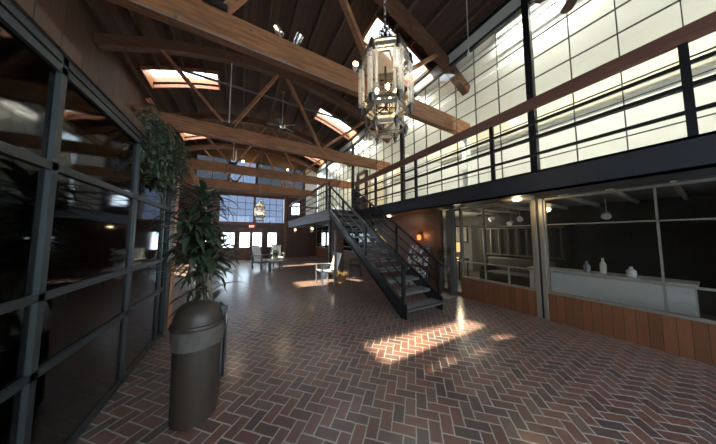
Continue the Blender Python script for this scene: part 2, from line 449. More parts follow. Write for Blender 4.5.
# ---- right-hand wall, upper storey: glazed offices behind a steel grid
ZD = 2.6           # walkway level
ZG = 6.6           # top of the glazing
POST = [-2.2, 1.75, 5.7, 9.65, 13.6]
for k, y in enumerate(POST):
    MB().box(XR-.07, XR+.07, y-.06, y+.06, ZD, roofz(XR)-.15).build('trim_%d' % (k+1), BLACK, bevel=.006, kind='structure')
DOORY = (8.2, 9.15)
def grid_bay(y0, y1, ncol):
    global WN
    WN += 1
    w = structure('window_%d' % WN)
    f = MB()
    t = .011
    dy = (y1-y0)/ncol
    rows = [ZG-.43*k for k in range(10) if ZG-.43*k > ZD+.1]
    indoor = lambda a, b: a < DOORY[1] and b > DOORY[0]
    for k in range(ncol+1):
        y = y0+dy*k
        zb = ZD if not (DOORY[0]+.01 < y < DOORY[1]-.01) else ZD+2.2
        f.box(XR-.02, XR+.02, y-t/2, y+t/2, zb, ZG)
    for z in rows:
        if z < ZD+2.2 and indoor(y0, y1):
            f.box(XR-.018, XR+.018, y0, DOORY[0], z-t/2, z+t/2); f.box(XR-.018, XR+.018, DOORY[1], y1, z-t/2, z+t/2)
        else:
            f.box(XR-.018, XR+.018, y0, y1, z-t/2, z+t/2)
    f.box(XR-.05, XR+.05, y0, y1, ZG-.03, ZG+.05)
    if indoor(y0, y1):
        f.box(XR-.04, XR+.04, y0, DOORY[0], ZD, ZD+.07); f.box(XR-.04, XR+.04, DOORY[1], y1, ZD, ZD+.07)
    else: f.box(XR-.04, XR+.04, y0, y1, ZD, ZD+.07)
    f.build('window_frame', DARKF, w)
    g = MB()
    if indoor(y0, y1):
        g.box(XR-.003, XR+.003, y0, DOORY[0], ZD+.07, ZG-.03); g.box(XR-.003, XR+.003, DOORY[1], y1, ZD+.07, ZG-.03)
        g.box(XR-.003, XR+.003, DOORY[0], DOORY[1], ZD+2.2, ZG-.03)
    else: g.box(XR-.003, XR+.003, y0, y1, ZD+.07, ZG-.03)
    g.build('pane', GLASS, w)
for a, b in zip(POST, POST[1:]): grid_bay(a+.06, b-.06, 7)
grid_bay(POST[-1]+.06, YF-.02, 4)
# header band above the glazing
MB().box(XR-.05, XR+.06, POST[0], YF, ZG+.05, ZG+.34).build('trim_6', PALE, kind='structure')
MB().box(XR-.1, XR-.02, POST[0], YF, ZG+.34, ZG+.43).build('trim_7', BLACK, kind='structure')
MB().box(XR-.06, XR+.06, POST[0], YF, ZG+.42, roofz(XR)-.0).build('trim_8', PALE, kind='structure')
# office room behind the grid
XO = 7.5
MB().box(XR, 10, -1.5, YF+.2, 2.5, ZD).build('floor_office', CREAM, kind='structure')
MB().box(XO, XO+.1, -2.2, YF, ZD, 4.8).build('wall_office', WHITE, kind='structure')
MB().box(XO, XO+.1, -2.2, YF, 4.8, 6.2).build('wall_office_upper', CREAM, kind='structure')  # warm glow on the upper wall is put into its cream colour
for k, (y, m_) in enumerate(((-2.2, WHITE), (15.75, WHITE))):
    MB().box(XR+.08, XO, y, y+.08, ZD, 6.0).build('wall_office_end.%03d' % k, m_, kind='structure')
o = MB(); xs2 = [XR+.1+i*.3 for i in range(9)]
for a, b in zip(xs2, xs2[1:]):
    o.face([(a, -2.2, roofz(a)-.2), (b, -2.2, roofz(b)-.2), (b, YF, roofz(b)-.2), (a, YF, roofz(a)-.2)])
o = o.build('ceiling_office', WHITE, kind='structure'); so = o.modifiers.new('s', 'SOLIDIFY'); so.thickness = .05; so.offset = 1
# partitions between the offices, tied to the posts, and a ledge along the back
for k, (y, m_) in enumerate(((5.7, WHITE), (9.65, CREAM), (13.6, WHITE))):
    MB().box(XR+.08, XO, y-.04, y+.04, ZD, 4.7).build('wall_partition.%03d' % k, m_, kind='structure')
MB().box(XO-.16, XO, -2.1, YF-.05, 4.78, 4.95).build('trim_9', PALE, kind='structure')
# wooden office door
d = structure('door_1')
f = MB(); f.box(XR-.06, XR+.06, DOORY[0], DOORY[0]+.1, ZD, ZD+2.2).box(XR-.06, XR+.06, DOORY[1]-.1, DOORY[1], ZD, ZD+2.2).box(XR-.06, XR+.06, DOORY[0], DOORY[1], ZD+2.08, ZD+2.2)
f.build('door_frame', HANDR, d)
f = MB(); f.box(XR-.02, XR+.02, DOORY[0]+.1, DOORY[1]-.1, ZD+.01, ZD+.95); f.box(XR-.02, XR+.02, DOORY[0]+.1, DOORY[0]+.2, ZD+.95, ZD+2.08).box(XR-.02, XR+.02, DOORY[1]-.2, DOORY[1]-.1, ZD+.95, ZD+2.08)
f.build('door_leaf', HANDR, d)
MB().box(XR-.004, XR+.004, DOORY[0]+.2, DOORY[1]-.2, ZD+.95, ZD+2.08).build('pane', GLASS, d)
MB().ball((XR-.06, DOORY[1]-.15, ZD+1.0), .03).build('door_handle', IRON, d)

# ---- right-hand wall, ground storey: shop front
ZS = 2.34
def shopbay(y0, y1, mull, low=.5, rail=.92, upper=1.82, posts=()):
    global WN
    WN += 1
    w = structure('window_%d' % WN)
    f = MB(); t = .022
    for y in mull: f.box(XR-.03, XR+.03, y-t/2, y+t/2, low, ZS)
    for y in posts: f.box(XR-.03, XR+.03, y-t/2, y+t/2, low, rail)
    for z, h in ((low+.02, .04), (rail, .028), (upper, .02), (ZS-.02, .04)):
        f.box(XR-.03, XR+.03, y0, y1, z-h/2, z+h/2)
    f.box(XR-.03, XR+.03, y0, y0+.03, low, ZS).box(XR-.03, XR+.03, y1-.03, y1, low, ZS)
    f.build('window_frame', ALU, w)
    MB().box(XR-.003, XR+.003, y0+.03, y1-.03, low+.04, ZS-.04).build('pane', SHOPG, w)
    MB().box(XR-.05, XR+.03, y0, y1, 0, low).build('wall_shopfront', PANEL, w)
shopbay(-2.2, 1.66, [-.9, .4], posts=[-.2])
shopbay(1.84, 3.42, [2.83], posts=[2.33])
shopbay(7.2, 10.9, [8.4, 9.7], .75, 1.0, 2.0)
shopbay(11.8, 15.7, [13.1, 14.4], .75, 1.0, 2.0)
# double aluminium mullion of the shop front
MB().box(XR-.06, XR+.06, 1.66, 1.73, 0, ZS).build('trim_10', ALU, bevel=.006, kind='structure')
MB().box(XR-.06, XR+.06, 1.77, 1.84, 0, ZS).build('trim_11', ALU, bevel=.006, kind='structure')
MB().box(XR-.03, XR+.03, 1.73, 1.77, 0, ZS).build('trim_12', DARKF, kind='structure')
# glass entrance beside the shop front: a fixed light and a door leaf with a grey post between
MB().box(XR-.05, XR+.05, 3.63, 3.86, 0, ZS).build('trim_13', GREYF, bevel=.005, kind='structure')
d = structure('door_2')
f = MB(); f.box(XR-.02, XR+.02, 3.44, 3.465, .0, ZS).box(XR-.02, XR+.02, 3.605, 3.63, 0, ZS).box(XR-.02, XR+.02, 3.44, 3.63, 0, .1).box(XR-.02, XR+.02, 3.44, 3.63, ZS-.05, ZS).box(XR-.02, XR+.02, 3.44, 3.63, .9, .92)
f.build('door_frame', GREYF, d); MB().box(XR-.003, XR+.003, 3.465, 3.605, .1, ZS-.05).build('pane', SHOPG, d)
MB().tube([(XR-.05, 3.617, .85), (XR-.05, 3.617, 1.2)], .012).build('door_handle', ALU, d)
WN += 1; w = structure('window_%d' % WN)
f = MB(); f.box(XR-.02, XR+.02, 3.86, 3.885, 0, ZS).box(XR-.02, XR+.02, 4.055, 4.08, 0, ZS).box(XR-.02, XR+.02, 3.86, 4.08, 1.82, 1.84).box(XR-.02, XR+.02, 3.86, 4.08, .9, .93).box(XR-.02, XR+.02, 3.86, 4.08, 0, .1)
f.build('window_frame', GREYF, w); MB().box(XR-.003, XR+.003, 3.885, 4.055, .1, ZS).build('pane', SHOPG, w)
# cedar wall between the entrance and the far shops
MB().box(XR-.05, XR+.1, 4.08, 7.2, 0, ZS+.05).build('wall_right', PANELD, kind='structure')
d = structure('door_3')
f = MB(); f.box(XR-.06, XR+.04, 10.9, 11.0, 0, ZS).box(XR-.06, XR+.04, 11.7, 11.8, 0, ZS).box(XR-.06, XR+.04, 11, 11.7, 2.1, ZS).build('door_frame', JAMB, d)
MB().box(XR-.02, XR+.02, 11.0, 11.7, .01, 2.1).build('door_leaf', PANEL, d); MB().ball((XR-.06, 11.1, 1.0), .03).build('door_handle', IRON, d)
# shop room
MB().box(9.4, 9.5, -1.5, YF, 0, 2.5).build('wall_shop', GREYW, kind='structure')
MB().box(XR+.05, 9.4, 7.15, 7.25, 0, 2.5).build('wall_shop_end', GREYW, kind='structure')
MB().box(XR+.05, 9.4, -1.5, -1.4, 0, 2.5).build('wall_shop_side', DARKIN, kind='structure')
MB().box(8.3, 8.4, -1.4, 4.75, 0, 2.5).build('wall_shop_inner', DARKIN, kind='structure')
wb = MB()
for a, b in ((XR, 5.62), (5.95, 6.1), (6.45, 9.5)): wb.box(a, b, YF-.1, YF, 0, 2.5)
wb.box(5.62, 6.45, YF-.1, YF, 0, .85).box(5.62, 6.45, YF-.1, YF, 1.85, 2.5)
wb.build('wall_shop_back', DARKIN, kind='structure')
MB().box(XR+.05, 9.4, -1.5, YF, 2.46, 2.5).build('ceiling_shop', GREYW, kind='structure')
for k in range(9):
    MB().box(XR+.3, 8.3, -1+k*.62, -.95+k*.62, 2.38, 2.46).build('ceiling_joist', PALE, kind='structure')

# ---- far wall
def wallbox(name, x0, x1, z0, z1, m, y0=YF, y1=YF+.12, kind='structure'):
    return MB().box(x0, x1, y0, y1, z0, z1).build(name, m, kind=kind)
fw = structure('wall_far')
GX = [(-2.35, -1.65), (-1.07, -.38), (-.06, .52), (.7, 1.26), (1.66, 2.24)]
ZA, ZB = .84, 1.82
wb = MB()
wb.box(XL, XR, YF, YF+.12, 0, ZA).box(XL, XR, YF, YF+.12, ZB, 2.42)
e = [XL]+[v for g in GX for v in g]+[XR]
for a, b in zip(e[::2], e[1::2]): wb.box(a, b, YF, YF+.12, ZA, ZB)
wb.build('wall_boards', REDW, fw)
MZ0, MZ1 = 2.55, 4.35
TZ0, TZ1 = 5.2, 6.75
wb = MB()
wb.box(XL, -1.3, YF, YF+.12, 2.42, TZ0).box(-1.3, 2.7, YF, YF+.12, 2.42, MZ0).box(-1.3, 2.7, YF, YF+.12, MZ1, TZ0)
wb.box(2.7, 3.2, YF, YF+.12, 2.42, TZ0).box(3.2, 3.9, YF, YF+.12, 2.42, 3.15).box(3.2, 3.9, YF, YF+.12, 4.15, TZ0)
wb.box(3.9, 4.25, YF, YF+.12, 2.42, TZ0)
wb.build('wall_boards', REDW, fw)
wb = MB().box(4.25, XR, YF-.02, YF+.12, 2.42, 6.9); wb.build('wall_plaster', WHITE, fw)
wb = MB()
xa = XL
while xa < XR:
    xb = min(xa+.4, XR); wb.box(xa, xb, YF, YF+.12, TZ1, max(roofz(xa), roofz(xb))); xa = xb
wb.box(XL, -2.55, YF, YF+.12, TZ0, TZ1)
for a, b in ((-.9, -.75), (.75, .9), (2.6, 2.75), (4.1, 4.26)): wb.box(a, b, YF, YF+.12, TZ0, TZ1)
wb.build('wall_boards', DARKW, fw)
def pane_window(x0, x1, z0, z1, nx, nz, g, fr, t=.05, tm=.025, y=YF):
    global WN
    WN += 1; w = structure('window_%d' % WN)
    f = MB()
    f.box(x0-t, x1+t, y-.04, y+.06, z0-t, z0).box(x0-t, x1+t, y-.04, y+.06, z1, z1+t).box(x0-t, x0, y-.04, y+.06, z0, z1).box(x1, x1+t, y-.04, y+.06, z0, z1)
    for k in range(1, nx): xx = x0+(x1-x0)*k/nx; f.box(xx-tm/2, xx+tm/2, y-.02, y+.04, z0, z1)
    for k in range(1, nz): zz = z0+(z1-z0)*k/nz; f.box(x0, x1, y-.02, y+.04, zz-tm/2, zz+tm/2)
    f.build('window_frame', fr, w)
    MB().box(x0, x1, y+.02, y+.026, z0, z1).build('pane', g, w)
for k in (0, 1, 4): pane_window(*GX[k], ZA, ZB, 1, 1, GLASS, REDT)
for n_, k in ((4, 2), (5, 3)):
    x0, x1 = GX[k]
    d = structure('door_%d' % n_)
    f = MB()
    f.box(x0-.12, x0, YF-.05, YF-.01, .02, 2.15).box(x1, x1+.085, YF-.05, YF-.01, .02, 2.15).box(x0, x1, YF-.05, YF-.01, .02, ZA).box(x0, x1, YF-.05, YF-.01, ZB, 2.15)
    f.build('door_leaf', REDT, d)
    MB().box(x0, x1, YF-.03, YF-.025, ZA, ZB).build('pane', GLASS, d)
    MB().box(x0+.05, x1-.05, YF-.11, YF-.07, 1.0, 1.05).build('door_handle', IRON, d)
pane_window(-1.25, .68, MZ0, MZ1-.05, 4, 4, BLUEG, REDT)
pane_window(.82, 2.62, MZ0, MZ1-.05, 4, 4, BLUEG, REDT)
pane_window(3.25, 3.85, 3.2, 4.1, 1, 1, GLASS, REDT)
pane_window(-2.55, -.9, TZ0+.05, TZ1-.05, 2, 2, DIMG, DARKF)
pane_window(-.75, .75, TZ0+.05, TZ1-.05, 2, 2, BLUEG, DARKF)
pane_window(.9, 2.6, TZ0+.05, TZ1-.05, 2, 2, DIMG, DARKF)
pane_window(2.75, 4.1, TZ0+.05, TZ1-.05, 2, 2, DIMG, DARKF)
MB().box(XL, 4.0, YF-.14, YF, 2.36, 2.52).build('trim_14', REDT, kind='structure')
MB().box(XL, 4.25, YF-.12, YF, 4.5, 4.75).build('trim_15', BEAM, kind='structure')
MB().box(2.72, 2.9, YF-.12, YF, 0, TZ0).build('trim_16', REDT, kind='structure')
MB().box(.68, .82, YF-.1, YF, MZ0, 4.5).build('trim_17', REDT, kind='structure')

# ---- left wall, with windows added out of view for sky light, and the wall behind
lw_ = structure('wall_left')
wb = MB()
wb.box(XL-.12, XL, YB, YF, 0, .9).box(XL-.12, XL, YB, YF, 2.7, roofz(XL)+.02)
LW = [(11.4, 13.0), (13.5, 15.3)]
e = [YB]+[v for g in LW for v in g]+[YF]
for a, b in zip(e[::2], e[1::2]): wb.box(XL-.12, XL, a, b, .9, 2.7)
wb.build('wall_boards', DARKW, lw_)
for (a, b) in LW:
    WN += 1; w = structure('window_%d' % WN)
    f = MB(); f.box(XL-.06, XL+.03, a, b, .9, .96).box(XL-.06, XL+.03, a, b, 2.64, 2.7)
    for y in (a+.03, (a+b)/2, b-.03): f.box(XL-.06, XL+.03, y-.03, y+.03, .96, 2.64)
    f.build('window_frame', REDT, w); MB().box(XL-.05, XL-.045, a, b, .96, 2.64).build('pane', GLASS, w)
bw = structure('wall_back')
wb = MB()
for a, b in ((XL-.12, XL+.5), (-1.2, -.9), (1.0, 1.3), (3.2, 3.5), (XR-.4, 8.1)): wb.box(a, b, YB-.1, YB, 0, 4.6)
wb.box(XL-.12, 8.1, YB-.1, YB, 0, .25).box(XL-.12, 8.1, YB-.1, YB, 4.6, 8.05)
wb.build('wall_boards', DARKW, bw)
for (a, b) in ((XL+.5, -1.2), (-.9, 1.0), (1.3, 3.2), (3.5, XR-.4)):  # unseen windows behind the camera, added as sky fill
    WN += 1; w = structure('window_%d' % WN)
    f = MB()
    f.box(a, b, YB-.08, YB-.02, .25, .31).box(a, b, YB-.08, YB-.02, 2.4, 2.46).box(a, b, YB-.08, YB-.02, 4.54, 4.6)
    f.build('window_frame', DARKF, w); MB().box(a, b, YB-.055, YB-.05, .31, 4.54).build('pane', GLASS, w)

# ---- glazed shop partition close by on the left, ending in a timber jamb
XP, YP = -1.06, 4.95
pt = structure('wall_shop_left')
f = MB()
for y in (YB+.1, -.9, .6, 2.1, 3.3, 4.3): f.box(XP-.05, XP, y-.025, y+.025, 0, 2.8)
for z in (.03, .75, 1.22, 2.05, 2.7, 2.77): f.box(XP-.05, XP, YB+.1, YP-.2, z-.025, z+.025)
f.build('partition_frame', DARKF, pt)
MB().box(XP-.03, XP-.025, YB+.1, YP-.2, .05, 2.76).build('pane', DIMG, pt)
MB().box(XP-.14, XP+.02, YP-.42, YP-.2, 0, 2.8).build('partition_post', DARKF, pt)
MB().box(XP-.14, XP+.03, YP-.2, YP, 0, 2.75).build('door_jamb', JAMB, pt, bevel=.008)
MB().box(XL, XP, YP-.16, YP-.06, 0, 2.8).build('partition_return', DARKW, pt)
MB().box(XL, XP+.02, YB, YP, 2.8, 2.9).build('partition_top', DARKW, pt)

# ------------------------------------------------------------------ roof trusses
def truss(y, label, x0=XL+.02, x1=6.1):
    t = thing('roof_truss', label, 'roof truss', (1, y, 4.7), 'bowstring roof trusses')
    b = MB(); b.box(x0, x1, y-.085, y+.085, 4.66, 5.1); b.build('tie_beam', BEAM, t, bevel=.015)
    # arched top chord of straight lengths
    n = 11; px = [x0+(x1-x0)*k/n for k in range(n+1)]
    c = MB()
    for a, e in zip(px, px[1:]):
        d = (e-a)*.02
        c.bar((a-d, y, chordz(a)), (e+d, y, chordz(e)), .2, .3)
    c.build('top_chord', BEAMD, t, bevel=.01)
    for (xa, za, xb) in ((-.52, 5.1, -2.2), (-.4, 5.1, 1.0), (2.6, 5.1, 1.28), (2.72, 5.1, 4.7)):
        MB().bar((xa, y, za), (xb, y, chordz(xb)-.08), .09, .15, (0, 1, 0)).build('web_brace', BRACE, t, bevel=.006)
    MB().tube([(-.46, y+.02, 5.1), (-.46, y+.02, chordz(-.46))], .016).build('tie_rod', CONDUIT, t)
    if x1 > XR: MB().box(x1-.22, x1-.04, y-.08, y+.08, ZD, 4.66).build('bearing_post', WHITE, t)
    MB().box(-.62, -.3, y-.12, y+.12, 5.1, 5.2).build('gusset', FIN, t)
    return t
truss(3.68, 'big weathered timber roof truss that carries the chrome spotlights')
truss(7.6, 'timber roof truss next beyond the one with spotlights, braced to a wooden post')
truss(11.6, 'timber roof truss third in line, hung behind the small ceiling fan')
truss(15.35, 'timber roof truss against the wall with the exit sign', x1=XR-.15)
# knee brace and post by the partition
k = thing('knee_braced_post', 'timber post with a long slanting knee brace up to the second truss', 'post', (-1.0, 7.6, 0))
MB().box(-1.1, -.94, 7.52, 7.68, 0, 3.05).build('post', BEAMD, k, bevel=.01)
MB().bar((-2.3, 7.42, 5.3), (-1.0, 7.6, 2.85), .12, .17, (0, 1, 0)).build('brace', BEAM, k, bevel=.008)

# pipes
p = MB().tube([(-2.3, 8.75, 7.28), (4.6, 8.75, 7.28)], .045, 10)
for xx in (-2.0, 1.0, 4.2): p.tube([(xx, 8.75, 7.28), (xx, 8.75, roofz(xx)-.02)], .012, 6)
tag(p.build('sprinkler_pipe', PIPE, smooth=True), 'grey sprinkler pipe running across under the roof boards', 'pipe')
p = MB().tube([(-3.2, 3.575, 4.64), (-1.0, 3.575, 4.63), (4.9, 3.575, 4.63)], .01, 6)
for xx in (-2.4, -.9, .6, 2.1, 3.6): p.box(xx-.015, xx+.015, 3.565, 3.597, 4.62, 4.7)
tag(p.build('conduit', THINC, smooth=True), 'thin conduit clipped under the truss with spotlights', 'conduit')
p = MB().tube([(4.42, 2.58, roofz(4.42)-.01), (4.42, 2.58, 5.82)], .012, 8).ball((4.42, 2.58, 5.8), .03)
tag(p.build('hanging_rod', CONDUIT, smooth=True), 'thin white rod hanging from the ceiling before the office glazing', 'rod')
p = MB().tube([(XL+.3, 15.1, 4.58), (3.9, 15.1, 4.58)], .05, 10)
for xx in (-2.6, -.5, 1.6, 3.6): p.tube([(xx, 15.1, 4.6), (xx, 15.1, 4.98), (xx, 15.3, 4.98)], .012, 6)
tag(p.build('hanging_pipe', PIPE, smooth=True), 'dark pipe slung below the truss at the exit wall', 'pipe')

# ------------------------------------------------------------------ walkway, stairs and railings
XG = 3.9; YL = 7.05; XLG = 2.8; YE = 14.6
bal = thing('walkway', 'dark steel walkway running along the office glazing to the stair head', 'walkway', (XG, 3, 2.3))
g = MB(); g.box(XG-.02, XG+.02, -2.2, YL, 2.26, 2.6).box(XG-.02, XG+.08, -2.2, YL, 2.57, 2.6).box(XG-.02, XG+.08, -2.2, YL, 2.26, 2.29)
g.build('girder', GIRD, bal)
MB().box(XG+.02, XR-.07, -2.2, YE, 2.5, 2.58).build('deck', GIRD, bal)
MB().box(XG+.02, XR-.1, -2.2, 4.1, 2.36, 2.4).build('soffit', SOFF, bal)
MB().box(XG+.02, XR-.1, 4.1, YL, 2.36, 2.4).build('soffit', DARKW, bal)
MB().box(XLG+.05, XG+.02, YL, YE, 2.5, 2.58).build('landing_deck', GIRD, bal)
g = MB().box(XLG+.01, XLG+.05, YL, YE, 2.2, 2.6).box(XLG-.04, XLG+.05, YL, YE, 2.57, 2.6); g.build('landing_edge', FASC, bal)
MB().box(XLG+.05, XG, YL, YL+.04, 2.3, 2.6).build('landing_end', GIRD, bal)
MB().box(XLG+.05, XR-.1, YE-.04, YE, 2.2, 2.6).build('landing_end', FASC, bal)
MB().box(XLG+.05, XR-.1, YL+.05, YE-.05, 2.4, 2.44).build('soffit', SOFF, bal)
# posts under the landing
for (x, y, m_, r, lab) in ((2.7, 6.2, GREYF, .035, 'slim grey steel post beside the white armchair'), (2.95, 7.3, BLACK, .045, 'black steel post beneath the landing behind the white armchair')):
    zt = 2.2 if y > YL else 1.7
    if y > YL:
        q = MB().box(x-r, x+r, y-r, y+r, .02, 2.395); q.box(x-.08, x+.08, y-.08, y+.08, 0, .02)
    else:
        q = MB().box(x-r, x+r, y-r, y+r, .02, 1.78); q.box(x-.08, x+.08, y-.08, y+.08, 0, .02)
    tag(q.build('support_post', m_), lab, 'post')

rail = thing('balcony_railing', 'long walkway railing of black bars under a brown timber handrail', 'railing', (XG, 3, 2.6))
for y in (-1.8, .05, 1.92, 3.78, 5.64, 6.98):
    MB().box(XG-.015, XG+.03, y-.03, y+.03, 2.601, 3.62).build('railing_post', BLACK, rail)
for z in (2.86, 3.13, 3.36):
    MB().box(XG-.008, XG+.022, -2.2, 6.98, z-.02, z+.02).build('rail_bar', BLACK, rail)
MB().box(XG+.004, XG+.012, -2.2, 6.98, 3.205, 3.213).build('rail_cable', BLACK, rail)
MB().box(XG-.02, XG+.04, -2.2, 7.05, 3.58, 3.76).build('handrail', HANDR, rail, bevel=.01)

lr = thing('landing_railing', 'railing on the landing edge beyond the stair head, thin black bars', 'railing', (XLG, 10, 2.6))
for y in (7.12, 8.6, 10.4, 12.4, 14.5):
    MB().box(XLG, XLG+.045, y-.025, y+.025, 2.6, 3.66).build('railing_post', BLACK, lr)
for z in (2.85, 3.1, 3.35):
    MB().box(XLG+.01, XLG+.035, 7.12, 14.5, z-.015, z+.015).build('rail_bar', BLACK, lr)
MB().box(XLG-.01, XLG+.05, 7.12, 14.5, 3.6, 3.7).build('handrail', HANDR, lr)
for z in (2.85, 3.1, 3.35):
    MB().box(XLG+.04, XR-.2, 14.49, 14.52, z-.015, z+.015).build('rail_bar', BLACK, lr)
MB().box(XLG+.04, XR-.2, 14.47, 14.54, 3.6, 3.7).build('handrail', HANDR, lr)

st = thing('staircase', 'straight black steel staircase with open treads up to the walkway', 'staircase', (3.35, 3, 0))
SL = .58
def sz(y): return .04+SL*(y-3.05)
for x in (XLG, XG-.075):
    f = MB()
    # plate cut plumb at foot and head
    P = [(3.02, .0), (3.12, .0), (6.98, sz(6.98)-.0), (6.98, sz(6.98)+.27), (3.02, .28)]
    a = [f.bm.verts.new((x-.015, y, z)) for y, z in P]; b = [f.bm.verts.new((x+.015, y, z)) for y, z in P]
    f.bm.faces.new(a); f.bm.faces.new(list(reversed(b)))
    for i in range(5): f.bm.faces.new((a[i], b[i], b[(i+1) % 5], a[(i+1) % 5]))
    s = -1 if x < 3.3 else 1
    f.bar((x+s*.015, 3.04, .275), (x+s*.015, 6.98, sz(6.98)+.265), .06, .018)
    f.bar((x+s*.015, 3.12, .012), (x+s*.015, 6.98, sz(6.98)+.008), .06, .018)
    f.build('stringer', BLACK, st)
NT = 12
for k in range(NT):
    z = .2*(k+1); y = 3.0+.325*k
    MB().box(XLG+.02, XG-.08, y, y+.3, z-.035, z).box(XLG+.02, XG-.08, y, y+.02, z-.06, z+.0).build('tread', TREAD, st, bevel=.004)
for x, ys_ in ((XLG+.0, (3.1, 4.5, 5.85, 6.97)), (XG-.075, (3.1, 4.5, 5.85, 6.97))):
    def rz(y): return 1.04+.62*(y-3.1)
    for y in ys_:
        MB().box(x-.03, x+.03, y-.03, y+.03, max(0.15, sz(y)+.1), rz(y)+.02).build('railing_post', BLACK, st)
    MB().bar((x, 2.98, rz(2.98)), (x, 7.0, rz(7.0)), .06, .045).build('handrail', BLACK, st, bevel=.006)
    for d_ in (.24, .47):
        MB().bar((x, 3.1, rz(3.1)-d_), (x, 6.97, rz(6.97)-d_*1.25), .022, .032).build('rail_bar', BLACK, st)

# ------------------------------------------------------------------ lanterns
def lantern(c, label, z_hook):
    cx, cy, cz = c            # cz: level of the glass bottom
    t = thing('hanging_lantern', label, 'lantern', (cx, cy, cz), 'hexagonal glass lanterns')
    R = .265
    ang = [math.radians(52.1)+PI/6+k*PI/3 for k in range(6)]
    P = lambda a, r, z: (cx+r*math.cos(a), cy+r*math.sin(a), cz+z)
    # top and bottom bands
    b = MB()
    def ring(m, r, z0, z1, th=.012):
        for a, e in zip(ang, ang[1:]+ang[:1]):
            p, q = Vector(P(a, r, (z0+z1)/2)), Vector(P(e, r, (z0+z1)/2))
            m.bar(p, q, th, z1-z0)
    ring(b, R, .535, .58); ring(b, R+.01, .6, .61, .025); ring(b, R, .495, .503, .02)
    for a, e in zip(ang, ang[1:]+ang[:1]):            # pierced beads along the band
        for k in range(1, 8):
            u = k/8; p = Vector(P(a, R+.01, .55)).lerp(Vector(P(e, R+.01, .55)), u); b.ball(p, .012, 6)
    b.build('top_band', IRON, t)
    for a, e in zip(ang, ang[1:]+ang[:1]):
        p, q = P(a, R-.03, 0), P(e, R-.03, 0); m = MB()
        m.face([p, q, (q[0], q[1], cz+.5), (p[0], p[1], cz+.5)]); m.build('glass_panel', LANG, t)
    for a in ang:                                     # glass rods in threes with iron caps
        r_ = MB()
        for da, dr in ((-.17, 0), (.17, 0), (0, .025)):
            x, y, _ = P(a+da, R+dr, 0); r_.tube([(x, y, cz+.02), (x, y, cz+.5)], .018, 10)
        r_.build('glass_rod_cluster', ROD, t, smooth=True)
        f = MB(); x, y, _ = P(a, R+.01, 0)
        f.lathe([(0, -.08), (.012, -.06), (.016, -.045), (.036, -.0), (.036, .02), (.025, .03)], (x, y, cz), 10)
        f.build('bottom_finial', FIN, t, smooth=True); f = MB(); f.lathe([(.034, .5), (.038, .52), (.026, .55), (.028, .59), (.02, .62), (.008, .64), (0, .645)], (x, y, cz), 10)
        f.build('top_finial', FIN, t, smooth=True)
    # sloping glazed cap
    cap = MB()
    for a, e in zip(ang, ang[1:]+ang[:1]):
        cap.face([P(a, R-.01, .61), P(e, R-.01, .61), P(e, .09, .77), P(a, .09, .77)])
    cap.build('cap_glass', CAPG, t)
    cap = MB()
    for a in ang: cap.bar(P(a, R, .61), P(a, .09, .775), .014, .014)
    ring(cap, .09, .76, .785)
    cap.build('cap_ribs', IRON, t)
    cr = MB(); cr.lathe([(.09, .77), (.095, .8), (.07, .82), (.075, .86), (.05, .88), (.06, .92), (.03, .95), (.035, .98), (.012, 1.0), (0, 1.0)], (cx, cy, cz), 12)
    for ring_r, zz, n in ((.1, .81, 10), (.075, .87, 8), (.06, .93, 7)):
        for k in range(n): cr.ball((cx+ring_r*math.cos(2*PI*k/n), cy+ring_r*math.sin(2*PI*k/n), cz+zz), .017, 6)
    cr.build('crown', CHROME, t, smooth=True)
    # lower gallery: bands and a tapering basket of bars
    lo = MB(); ring(lo, R-.02, .1, .106, .008); ring(lo, R-.02, .05, .056, .008); ring(lo, R-.04, .0, .04, .01)
    lo.build('gallery_rail', IRON, t)
    lo = MB(); ring(lo, R-.04, -.06, -.02, .012); ring(lo, R-.055, -.25, -.215, .012)
    for a in ang:
        lo.bar(P(a, R-.02, .0), P(a, R-.06, -.25), .012, .012)
    for a in ang[:3]: lo.bar(P(a, R-.06, -.25), P(a+PI, R-.06, -.25), .01, .01)
    lo.build('basket', IRON, t)
    gb = MB()
    for a, e in zip(ang, ang[1:]+ang[:1]):
        gb.face([P(a, R-.045, -.08), P(e, R-.045, -.08), P(e, R-.06, -.2), P(a, R-.06, -.2)])
    gb.build('basket_glass', LANG, t)
    for a in ang:
        x, y, _ = P(a, R-.05, 0); MB().lathe([(0, -.33), (.012, -.3), (.02, -.27), (.03, -.24), (.02, -.2)], (x, y, cz), 8).build('basket_finial', FIN, t, smooth=True)
    # candle cluster
    cd = MB()
    cd.tube([(cx, cy, cz-.02), (cx, cy, cz+.5)], .012, 8)
    for k in range(5):
        a = k*2*PI/5+.5; x, y = cx+.11*math.cos(a), cy+.11*math.sin(a)
        cd.tube([(cx, cy, cz+.02), (x, y, cz+.0), (x, y, cz+.14)], .009, 6)
    arms = cd.build('candle_arms', FIN, t, smooth=True)
    for k in range(5):
        a = k*2*PI/5+.5; x, y = cx+.11*math.cos(a), cy+.11*math.sin(a)
        MB().ball((x, y, cz+.18), .02, 8, 1.9).build('candle_bulb', HOT, arms, smooth=True)
    # chain
    ch = MB(); z = cz+1.0; k = 0
    while z < z_hook-.01:
        e = min(z+.075, z_hook)
        pts = []
        for i in range(9):
            u = 2*PI*i/8; w = .014*math.cos(u)
            pts.append((cx+(w if k % 2 else 0), cy+(0 if k % 2 else w), (z+e)/2+(e-z)*.6*math.sin(u)))
        ch.tube(pts, .004, 5, False); z = e; k += 1
    ch.build('chain', IRON, t, smooth=True)
    ld = bpy.data.lights.new('lantern_light', 'POINT'); ld.energy = 2.2; ld.color = (1, .82, .58); ld.shadow_soft_size = .08
    lo_ = bpy.data.objects.new('lantern_light', ld); COL.objects.link(lo_); lo_.location = (cx, cy, cz+.3)
    return t
